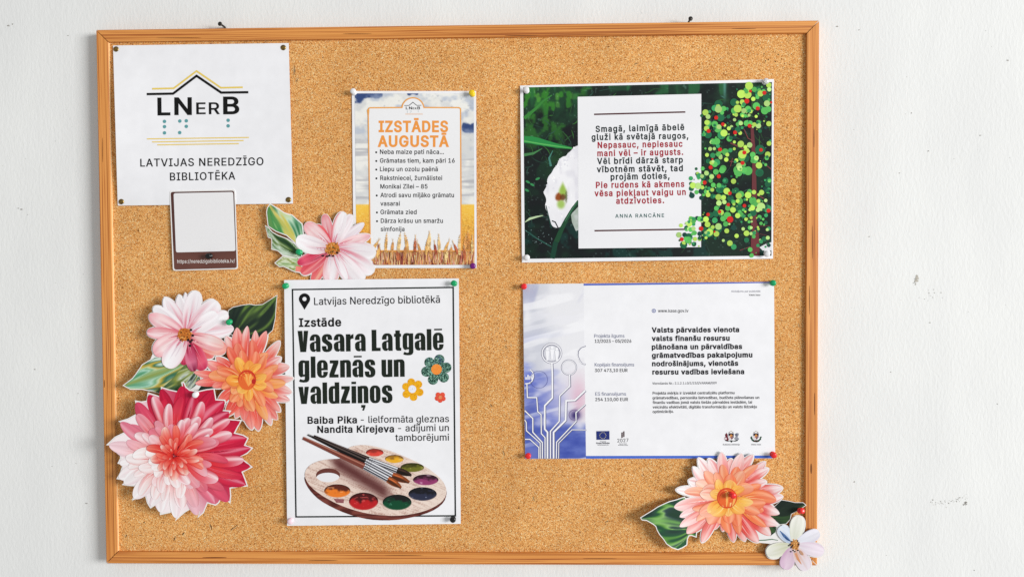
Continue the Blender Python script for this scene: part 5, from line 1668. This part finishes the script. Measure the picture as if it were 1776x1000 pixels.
# ---- the left bouquet: white and pink flower, orange dahlia, leaves
def bouquet():
    F, O, Lz, Dk = zr(240, 495, .16), zr(330, 550, .2), zr(200, 600, .1126), zr(170, 490, .21)
    K = Cutout(lambda x, y: 0.0245 + np.maximum(470 - np.asarray(x, float), 0) * 4.6e-5 * sstep(760, 660, y) + np.maximum(470 - np.asarray(x, float), 0) * 2.0e-5 * sstep(660, 760, y))
    t = thing('paper_bouquet', 'paper cutout of a white flower beside an orange dahlia, with dark and green leaves', 'paper cutout', K.S.pt(370, 620), 'painted paper flower cutouts')
    D = Draw()
    K.leaf(D, Dk((1080, 230), (1115, 205), (1190, 188), (1250, 180), (1300, 188), (1360, 182), (1420, 145), (1476, 108), (1468, 190), (1462, 290), (1440, 390), (1350, 470), (1200, 460), (1090, 420), (1076, 300)), (Dk((1478, 105))[0], Dk((1130, 430))[0]), [(26, 38, 34), (38, 52, 42), (46, 66, 40), (104, 134, 62), (32, 46, 38)], 2.6, 5, 1.6)
    K.leaf(D, Lz((135, 602), (270, 500), (325, 430), (420, 290), (560, 205), (610, 175), (770, 180), (960, 260), (1060, 285), (1000, 400), (860, 560), (720, 680), (520, 678), (420, 655), (240, 655)), (Lz((130, 605))[0], Lz((1080, 260))[0]), [(80, 150, 110), (184, 222, 204), (120, 176, 130), (206, 220, 180), (196, 168, 66), (56, 110, 84), (214, 232, 216)], 3.4, 4, 1.4, (150, 160, 80))
    K.leaf(D, Lz((1080, 270), (1190, 320), (1290, 430), (1310, 520), (1220, 620), (1120, 690), (900, 740), (690, 720), (560, 690), (720, 640), (860, 520), (980, 380)), (Lz((560, 720))[0], Lz((1250, 330))[0]), [(40, 66, 48), (90, 122, 90), (36, 52, 40), (206, 216, 208), (140, 150, 70), (70, 100, 66)], 3.8, 8, 1.4)
    K.leaf(D, Lz((1270, 690), (1330, 600), (1440, 610), (1540, 640), (1400, 740)), (Lz((1270, 690))[0], Lz((1540, 640))[0]), [(30, 44, 36), (44, 62, 48)], 2, 2, 2)
    D.put('leaves', K.S, t)
    # orange dahlia
    D = Draw()
    c = O((490, 540))[0]
    tips = O((405, 88), (495, 74), (566, 112), (660, 118), (776, 206), (786, 348), (860, 425), (893, 528), (880, 650), (862, 722), (780, 815), (754, 885), (700, 930), (592, 980), (535, 972), (465, 895), (395, 870), (315, 855), (235, 760), (190, 600), (42, 572), (30, 474), (140, 385), (225, 345), (308, 162))
    def col(a, fr, rnd):
        rt = max(0, math.cos(a + .2))                        # whiter tips towards the right
        up = max(0, math.cos(a + 1.9))
        if fr > .9:
            w = np.clip(.05 + .75 * max(rt, up * .6) + rnd.uniform(-.25, .25), 0, 1)
            st = [(0, (240, 120, 64)), (.35, (236, 96, 74)), (.62, tuple(mix((234, 88, 76), (240, 128, 112), w))), (.82, tuple(mix((238, 120, 104), (249, 226, 224), w))), (1, tuple(mix((240, 150, 140), (251, 246, 248), w)))]
            return dict(stops=st, a=.85, b=.66, streak=((216, 52, 58), .8, .5), rim=(tuple(mix((214, 84, 72), (250, 240, 242), w)), .6, rnd.choice((-1, 1))), light=((252, 232, 224), .6 * w), seed=rnd.randint(1, 40), ink=[((206, 48, 54), 2, .55), ((252, 222, 210), 2, .7)])
        if fr > .55:
            k = rnd.random() * .6 + (.4 if up > .6 else 0)
            st = [(0, (248, 160, 64)), (.5, tuple(mix((248, 158, 78), (234, 88, 70), k))), (1, tuple(mix((250, 186, 124), (240, 130, 110), k)))]
            return dict(stops=st, a=.85, b=.6, streak=((224, 76, 54), .7, .6), rim=((206, 76, 44), .55, rnd.choice((-1, 1))), light=((252, 214, 180), .35), seed=rnd.randint(1, 40), ink=[((214, 78, 44), 2, .6), ((253, 214, 160), 2, .7)])
        st = [(0, (240, 130, 44)), (.5, (250, 178, 76)), (1, tuple(mix((253, 210, 118), (246, 152, 72), rnd.random())))]
        return dict(stops=st, a=.85, b=.6, streak=((226, 104, 36), .65, .7), rim=((212, 98, 36), .55, rnd.choice((-1, 1))), seed=rnd.randint(1, 40), ink=[((218, 96, 36), 3, .6), ((254, 226, 156), 2, .7)])
    dahlia(K, D, c, tips, [(.78, 14, 8.8, .25), (.6, 12, 9.4, .2), (.44, 9, 8.8, .12)], col, 9.4, 5)
    def bud(cx, cy, rx, ry):
        D.disc(cx, cy, rx, (232, 108, 50), K.z(), ry, 24)
        for i in range(6):
            a = -2.6 + i * .52
            D.line([(cx + rx * .9 * math.cos(a), cy + ry * .9 * math.sin(a)), (cx + rx * .5 * math.cos(a + .35), cy + ry * .45 * math.sin(a + .35)), (cx + rx * .15, cy + ry * .62)], 1, (250, 180, 96) if i % 2 else (246, 150, 70), K.z(), taper=[1.2, 4.2, .6])
        D.line(arc(cx, cy, rx * .96, -200, 60, 22), 1, (206, 52, 36), K.z(), taper=[.6, 2.6, 2.2, .6])
        D.line(arc(cx + rx * .1, cy - ry * .05, rx * .72, -190, 40, 18), 1, (216, 70, 40), K.z(), taper=[.4, 1.8, .5])
    bud(*O((492, 540))[0], 15.5, 18)
    p = O((550, 555))[0]; D.disc(p[0], p[1], 4, (190, 40, 36), K.z(), 4.5, 10)
    D.put('orange_dahlia', K.S, t)
    # white and pink flower
    D = Draw()
    c = F((515, 535))[0]
    pk = lambda tip, W, st, a=.7, b=.42, **k: K.petal(D, c, F(tip)[0], W * .16, st, a, b, seed=K.k % 17 + 1, ink=INKS[id(st)] if id(st) in INKS else [((244, 186, 196), 2, .6), ((150, 20, 50), 2, .5)], **k)
    pk((810, 775), 78, [(0, (206, 50, 70)), (.6, (226, 90, 96)), (1, (240, 150, 140))], b=.5, streak=((190, 30, 50), .6, .3))
    pk((952, 705), 98, [(0, (222, 90, 104)), (.4, (240, 160, 150)), (.8, (246, 196, 180)), (1, (240, 160, 150))], streak=((230, 100, 100), .7, .4), rim=((236, 120, 110), .5, -1))
    pk((510, 82), 48, WHT, b=.7, streak=((206, 170, 200), .5, .6))
    pk((440, 104), 66, WHT, b=.6, streak=STK)
    pk((282, 128), 84, WHT, b=.6, streak=STK, rim=((206, 186, 214), .35, -1))
    pk((165, 232), 84, WHT, b=.55, streak=STK)
    pk((114, 320), 88, PNK, b=.55, streak=((226, 110, 130), .6, .7))
    pk((93, 505), 66, ROSE, streak=((226, 90, 110), .6, .5), light=((250, 236, 238), .8))
    pk((200, 618), 62, CORAL, b=.5, light=((246, 190, 196), .6))
    pk((625, 62), 92, WHT, streak=STK)
    pk((852, 180), 104, WHT, streak=STK, b=.35)
    pk((976, 310), 88, WHT, streak=STK, rim=((236, 150, 162), .9, 1))
    pk((1036, 462), 84, WHT, b=.5, streak=((222, 110, 130), .6, .7))
    pk((860, 310), 92, WHT, streak=((216, 80, 104), .85, 1.0), b=.35)
    pk((168, 735), 102, PNK, streak=((228, 130, 144), .6, .6), rim=((236, 150, 160), .6, 0), bend=.05)
    pk((490, 862), 50, CRIM, streak=((150, 20, 60), .6, .2))
    pk((715, 912), 88, CRIM, streak=((240, 160, 176), .8, .2), rim=((236, 140, 156), .6, -1))
    pk((602, 930), 66, [(0, (140, 16, 44)), (.4, (196, 60, 96)), (.75, (214, 110, 140)), (1, (120, 14, 50))], streak=((238, 170, 186), .8, .2), rim=((160, 24, 60), .7, -1))
    pk((300, 885), 108, WHT, streak=((222, 90, 116), .8, 1.1), rim=((244, 206, 212), .6, 0))
    pk((925, 660), 84, [(0, (214, 80, 100)), (.25, (240, 190, 190)), (.6, (248, 228, 226)), (1, (244, 196, 186))], streak=((226, 100, 110), .7, .6))
    rnd = random.Random(5)
    q = F((500, 530))[0]
    stamens(D, K, q[0], q[1], 12.5, 70, [(196, 112, 44), (226, 140, 54), (170, 84, 30), (88, 58, 28), (240, 172, 96)], rnd, .95)
    for q in ((590, 540), (580, 590), (560, 650), (565, 610), (540, 590), (570, 480)):
        p = F(q)[0]; D.disc(p[0], p[1], 2.4, (40, 24, 24), K.z(), 2.2, 8)
    D.put('white_flower', K.S, t)
    K.paper('paper', t, 1.7, extra=[Lz((1180, 600), (1330, 570), (1480, 600), (1300, 760), (1150, 760)), Lz((700, 640), (1200, 560), (1300, 720), (700, 760)), F((170, 700), (130, 800), (260, 820), (330, 700))])
    x, y = 397.4, 558.3
    push_pin(x, y, 0.0008 + float(K.S.fn(x, y)) + .0008, 'green', 'green push pin between the white paper flower and its dark leaf', 4, 9)
bouquet()

# ---- the big red and white dahlia
def red_dahlia():
    G = zr(180, 655, .255)
    K = Cutout(lambda x, y: 0.0385 + (300 - np.asarray(x, float)) * 1.5e-5)
    t = thing('paper_dahlia', 'large crimson and white paper dahlia with jagged edge, overlapping the left frame', 'paper cutout', K.S.pt(315, 780), 'painted paper flower cutouts')
    D = Draw()
    c = G((480, 530))[0]
    outl = G((390, 60), (445, 78), (500, 90), (520, 108), (538, 82), (528, 30), (545, 26), (560, 60), (585, 80), (640, 90), (700, 76), (752, 70), (765, 145), (825, 148), (832, 170), (812, 218), (866, 222), (838, 262), (845, 278), (940, 286), (915, 330), (893, 372), (950, 386), (985, 408), (962, 455), (1016, 475), (975, 515), (925, 535), (970, 570), (1013, 605), (945, 640), (965, 690), (980, 735), (920, 740), (862, 750), (866, 800), (860, 852), (830, 825), (800, 818), (782, 850), (760, 866), (735, 858), (706, 850), (680, 915), (638, 950), (650, 910), (636, 880), (590, 890), (555, 910), (520, 940), (487, 970), (500, 920), (515, 885), (450, 915), (382, 930), (384, 890), (380, 860), (345, 868), (317, 885), (295, 850), (282, 800), (240, 815), (194, 830), (210, 780), (217, 735), (170, 732), (124, 725), (150, 700), (148, 690), (110, 690), (87, 685), (112, 640), (128, 592), (94, 580), (112, 545), (110, 520), (64, 490), (88, 462), (17, 455), (75, 400), (148, 365), (140, 310), (99, 295), (165, 275), (228, 240), (222, 195), (212, 152), (255, 160), (290, 155), (296, 125), (300, 98), (345, 112), (392, 128), (388, 95))
    K.outs.append(np.array(outl))
    G_ = lambda L: [tuple(p) for p in G(*L)]
    tl = [(390, 62), (535, 40), (625, 92), (750, 74), (826, 152), (862, 226), (935, 290), (982, 408), (1012, 477), (1010, 604), (977, 732), (858, 848), (762, 862), (640, 944), (490, 964), (383, 925), (317, 880), (196, 826), (126, 722), (90, 683), (96, 582), (66, 490), (22, 455), (145, 320), (102, 296), (214, 155), (302, 102)]
    tips = [(c[0] + (x - c[0]) * .97, c[1] + (y - c[1]) * .97) for x, y in G_(tl)]
    def crim(a): return float(sstep(-.45, .85, math.cos(a + .40)))
    def top(a): return float(sstep(.1, .9, math.cos(a + 1.75)))
    def col(a, fr, rnd):
        k = min(1, crim(a) + .7 * top(a))
        hi = rnd.random() < (.42 if fr < .9 else .3)
        if fr > .9:
            tip = mix((252, 248, 249), (204, 26, 66), k)
            md = mix((251, 240, 241), (214, 34, 68), k)
            st = [(0, (224, 60, 66)), (.35, tuple(mix((246, 206, 204), (212, 34, 62), k))), (.65, tuple(md)), (1, tuple(tip))]
            return dict(stops=st, a=.7, b=.55, streak=(tuple(mix((240, 206, 212), (160, 10, 46), k)), .5, .3), rim=(tuple(mix((236, 204, 212), (140, 8, 42), k)), .5, rnd.choice((-1, 1))), light=((252, 206, 216), .6 if hi and k > .3 else 0), seed=rnd.randint(1, 40), ink=[(tuple(mix((242, 196, 198), (150, 8, 42), k)), 3, .6), (tuple(mix((255, 255, 255), (232, 90, 122), k)), 2, .7)])
        if .15 < fr < .47:                                   # the coral heart: red bases, pale tips
            pale = (252, 226, 214) if rnd.random() < .45 + .3 * (1 - k) else (244, 140, 124)
            st = [(0, (214, 34, 34)), (.45, (232, 66, 54)), (.75, tuple(mix((238, 96, 80), pale, .4))), (1, pale)]
            return dict(stops=st, a=.75, b=.45, streak=((210, 36, 40), .6, .7), rim=((204, 40, 44), .55, rnd.choice((-1, 1))), light=((253, 236, 228), .45 if rnd.random() < .4 else 0), seed=rnd.randint(1, 40), ink=[((200, 28, 34), 3, .5), ((252, 190, 170), 1, .6)])
        k2 = np.clip(k * (.9 if fr > .7 else .72) + rnd.uniform(-.25, .12), 0, 1)
        if fr > .25:
            f = 1.0 if fr > .55 else .6
            tip = mix((253, 248, 248), (208, 30, 66), k2 * f)
            if hi:
                tip = mix(tip, (253, 240, 242), .7)
            st = [(0, (226, 44, 44)), (.3, tuple(mix((238, 96, 80) if fr < .6 else (246, 190, 186), (224, 44, 52), k2))), (.65, tuple(mix((252, 236, 234), (224, 56, 78), k2))), (1, tuple(tip))]
            return dict(stops=st, a=.75, b=.45, streak=((222, 50, 56), .55, .9), rim=(tuple(mix((236, 170, 168), (150, 10, 40), k2)), .6, rnd.choice((-1, 1))), light=((254, 244, 244), .75 if hi else 0), seed=rnd.randint(1, 40), ink=[((214, 40, 52), 3, .5), (tuple(mix((255, 252, 252), (240, 110, 130), k2)), 2, .7)])
        st = [(0, (206, 30, 30)), (.5, (230, 56, 44)), (1, (249, 206, 186) if rnd.random() < .55 else (234, 80, 62))]
        return dict(stops=st, a=.75, b=.4, streak=((206, 34, 34), .6, .5), rim=((196, 30, 32), .6, 0), seed=rnd.randint(1, 40), ink=[((190, 24, 28), 2, .5)])
    D.poly(offset_poly(clean(outl), -1.8), lambda x, y: ramp([(0, (250, 238, 240)), (1, (196, 24, 62))], sstep(-.35, .75, ((x - c[0]) * .9 - (y - c[1]) * .43) / np.maximum(np.hypot(x - c[0], y - c[1]), 1))), K.z(), 5)
    inl = offset_poly(clean(outl), -1.9)
    n0 = len(K.outs)
    dahlia(K, D, c, tips, [(.84, 22, 10, .3), (.68, 18, 10, .25), (.53, 16, 9, .2), (.41, 13, 7.4, .15), (.31, 12, 5.2, .12), (.22, 10, 4.0, .1), (.12, 7, 2.8, .1)], col, 12.5, 11, .3)
    K.outs = K.outs[:n0]
    for i in range(9):
        a = i * .7
        D.disc(c[0] + 3.5 * math.cos(a), c[1] + 3.5 * math.sin(a), 1.6, (188, 26, 30) if i % 3 else (110, 16, 20), K.z(), 1.0, 8, a)
    D.put('bloom', K.S, t)
    K.paper('paper', t, 0.4)
    x, y = 339, 684
    push_pin(x, y, 0.0008 + float(K.S.fn(x, y)) + .0006, 'white', 'white push pin at the top of the crimson paper dahlia', 3, 10)
red_dahlia()

# ---- orange dahlia, leaves and small white flower, bottom right corner
def corner_spray():
    F, Lf, W = zr(1160, 775, .18), zr(1100, 850, .11), zr(1300, 850, .15)
    K = Cutout(lambda x, y: 0.0208 + np.maximum(np.asarray(x, float) - 1190, 0) * 2.5e-5 + 0.014 * sstep(1270, 1110, x))
    t = thing('paper_spray', 'paper cutout of an orange dahlia and small lilac white flower over the frame corner', 'paper cutout', K.S.pt(1290, 870), 'painted paper flower cutouts')
    D = Draw()
    K.leaf(D, Lf((112, 430), (200, 375), (285, 325), (380, 262), (460, 224), (560, 180), (660, 155), (790, 110), (900, 300), (980, 600), (970, 720), (900, 695), (855, 705), (830, 760), (822, 850), (760, 890), (690, 920), (600, 890), (520, 835), (470, 760), (410, 690), (370, 620), (350, 560), (310, 525), (250, 490), (200, 462), (130, 455)), (Lf((110, 440))[0], Lf((930, 520))[0]), [(30, 54, 46), (40, 70, 58), (34, 84, 54), (96, 150, 66), (140, 186, 110), (44, 66, 70), (30, 60, 44)], 2.2, 7, 1.5, (120, 176, 90), .4)
    K.leaf(D, W((215, 250), (290, 190), (370, 112), (440, 122), (530, 142), (618, 142), (648, 168), (560, 228), (480, 268), (468, 330), (420, 382), (350, 388), (300, 345), (250, 300)), (W((650, 165))[0], W((250, 290))[0]), [(20, 34, 28), (28, 44, 34), (24, 40, 30), (52, 84, 44)], 2.5, 3, 1.6)
    K.leaf(D, W((60, 440), (130, 465), (200, 500), (240, 525), (300, 480), (312, 420), (250, 405), (100, 400)), (W((60, 440))[0], W((310, 480))[0]), [(22, 38, 30), (34, 56, 38), (60, 90, 50)], 2.5, 5, 1.6)
    D.line(W((100, 575), (180, 572), (260, 562), (330, 574)), 1, (96, 128, 100), K.z(), taper=[1.6, 1.8, 1.6, 1.0])
    D.put('leaves', K.S, t)
    D = Draw()
    c = F((562, 490))[0]
    tips = F((285, 105), (232, 192), (188, 318), (70, 408), (50, 578), (104, 670), (104, 764), (172, 830), (318, 915), (430, 790), (520, 810), (625, 910), (735, 905), (862, 915), (982, 848), (1050, 748), (1068, 640), (1098, 476), (1094, 392), (940, 330), (958, 206), (930, 140), (810, 72), (702, 60), (600, 112), (505, 48), (385, 112))
    def col(a, fr, rnd):
        lf = max(0, math.cos(a - 3.3)); up = max(0, math.cos(a + 1.75)); rt = max(0, math.cos(a + .1)); bt = max(0, math.cos(a - 1.7))
        if fr > .9:
            w = np.clip(.02 + .95 * lf + .45 * up - .2 * bt + rnd.uniform(-.25, .2), 0, 1)
            st = [(0, (246, 150, 90)), (.35, tuple(mix((230, 78, 70), (246, 186, 168), w))), (.65, tuple(mix((230, 82, 76), (249, 222, 218), w))), (.82, tuple(mix((240, 140, 130), (250, 238, 238), max(w, rt * .8)))), (1, tuple(mix((244, 180, 174), (251, 247, 249), max(w, rt))))]
            return dict(stops=st, a=.85, b=.64, streak=((216, 66, 72), .75, .6), rim=((206, 84, 76) if w < .45 else (251, 246, 248), .6, rnd.choice((-1, 1))), light=((253, 242, 240), .55), seed=rnd.randint(1, 40), ink=[(tuple(mix((202, 44, 56), (232, 130, 128), w)), 2, .55), ((252, 236, 232), 2, .75)])
        if fr > .55:
            w = np.clip(.6 * lf + .2 * up + rnd.uniform(-.25, .25), 0, 1)
            st = [(0, (248, 166, 70)), (.5, tuple(mix((244, 128, 74), (248, 204, 184), w))), (1, tuple(mix((244, 140, 104), (250, 226, 214), w)))]
            return dict(stops=st, a=.85, b=.6, streak=((230, 84, 60), .7, .6), rim=((214, 84, 54), .5, rnd.choice((-1, 1))), light=((253, 224, 196), .4), seed=rnd.randint(1, 40), ink=[((222, 84, 52), 2, .6), ((253, 222, 180), 2, .7)])
        st = [(0, (240, 140, 50)), (.5, (252, 192, 84)), (1, tuple(mix((253, 222, 156), (248, 158, 80), rnd.random() * (.4 + .6 * rt))))]
        return dict(stops=st, a=.85, b=.6, streak=((236, 120, 46), .6, .7), rim=((222, 112, 44), .55, rnd.choice((-1, 1))), seed=rnd.randint(1, 40), ink=[((226, 112, 44), 3, .6), ((254, 232, 176), 2, .7)])
    dahlia(K, D, c, tips, [(.80, 15, 9.6, .25), (.63, 12, 10.5, .2), (.45, 9, 10, .1)], col, 10.2, 8)
    cx, cy = F((562, 488))[0]
    D.disc(cx, cy, 17.5, (232, 104, 48), K.z(), 17.0, 26)
    for i in range(9):
        q = math.sin(-1.25 + i * 2.5 / 8)
        pts = [(cx - 3 + (15.5 * q + 3) * math.sin(math.pi * .5 * min(1, u * 1.7)) * (1 - .35 * u * u), cy - 14 + 29 * u) for u in np.linspace(0, 1, 8)]
        D.line(pts, 1, ((250, 182, 98), (240, 126, 56), (251, 206, 138), (228, 92, 44))[i % 4], K.z(), taper=[.6, 2.6, 4.0, 3.6, 1.0])
    D.line(arc(cx, cy, 16.6, -235, 20, 24), 1, (214, 66, 38), K.z(), taper=[.5, 2.6, 1.6, .4])
    D.line(arc(cx - 1, cy + 1, 12.5, -200, -40, 16), 1, (216, 60, 36), K.z(), taper=[.4, 2.2, .5])
    D.line(arc(cx, cy, 17, 40, 150, 14), 1, (214, 66, 36), K.z(), taper=[.6, 2.0, .8])
    D.put('orange_dahlia', K.S, t)
    D = Draw()
    c = W((510, 628))[0]
    def pk(tip, Wd, st, **k): K.petal(D, c, W(tip)[0], Wd * .15, st, .8, .42, seed=K.k % 19 + 1, **k)
    base = lambda m, e: [(0, (232, 226, 222)), (.3, m), (.8, e), (1, tuple(np.clip(np.array(e) * 1.02, 0, 252)))]
    pk((352, 415), 78, base((214, 224, 238), (234, 238, 246)), streak=((150, 176, 216), .5, .4))
    pk((575, 292), 86, base((226, 228, 214), (238, 238, 230)), streak=((206, 210, 190), .5, .5))
    pk((806, 480), 72, base((228, 230, 240), (240, 238, 246)), streak=((206, 200, 224), .6, .4))
    pk((860, 708), 78, base((232, 222, 232), (240, 228, 238)), streak=((220, 190, 214), .6, .3), rim=((222, 190, 212), .6, -1))
    pk((196, 728), 84, base((222, 222, 200), (236, 236, 226)), streak=((186, 190, 150), .7, .6))
    pk((402, 908), 84, base((216, 188, 206), (228, 206, 222)), streak=((196, 150, 186), .6, .2), rim=((200, 160, 192), .6, 1))
    pk((672, 918), 84, base((232, 216, 218), (236, 226, 234)), streak=((214, 150, 120), .7, .6), rim=((222, 200, 214), .5, -1))
    D.line(W((352, 465), (400, 520), (440, 560), (478, 588)), 1, (78, 112, 164), K.z(), taper=[1.2, 5, 4.6, 1.2])
    D.line(W((372, 500), (430, 556), (470, 584)), 1, (40, 66, 110), K.z(), taper=[.6, 2.0, .8])
    D.line(W((530, 720), (560, 790), (600, 850)), 1, (214, 150, 110), K.z(), taper=[3.5, 4.5, 1])
    rnd = random.Random(8)
    q = W((525, 625))[0]
    stamens(D, K, q[0], q[1], 7.5, 46, [(196, 132, 70), (226, 160, 80), (150, 92, 46), (240, 190, 120)], rnd, 1.15)
    for q in ((488, 590), (455, 635), (480, 660), (505, 690), (478, 705), (525, 705), (560, 690), (500, 630), (570, 620), (555, 580), (470, 620), (490, 645)):
        p = W(q)[0]; D.disc(p[0], p[1], 1.5, (44, 40, 40), K.z(), 1.3, 8)
    p = W((600, 720))[0]; D.disc(p[0], p[1], 5, (196, 150, 122), K.z(), 2.4, 10, .9)
    D.put('white_flower', K.S, t)
    K.paper('paper', t, 1.5, extra=[W((55, 395), (330, 380), (420, 440), (440, 600), (300, 620), (200, 610), (90, 600))])
    x, y = 1271, 858.6
    push_pin(x, y, 0.0008 + float(K.S.fn(x, y)) + .0016, 'red', 'red push pin in the heart of the orange dahlia over the bottom right corner', 4, 8)
    x, y = 1390, 885
    push_pin(x, y, 0.0008 + float(K.S.fn(x, y)) + .0006, 'red', 'red push pin under the dark leaf tip beside the right frame rail', -16, 12)
corner_spray()

# the lettering helper is no thing of the place
bpy.data.objects.remove(_to)
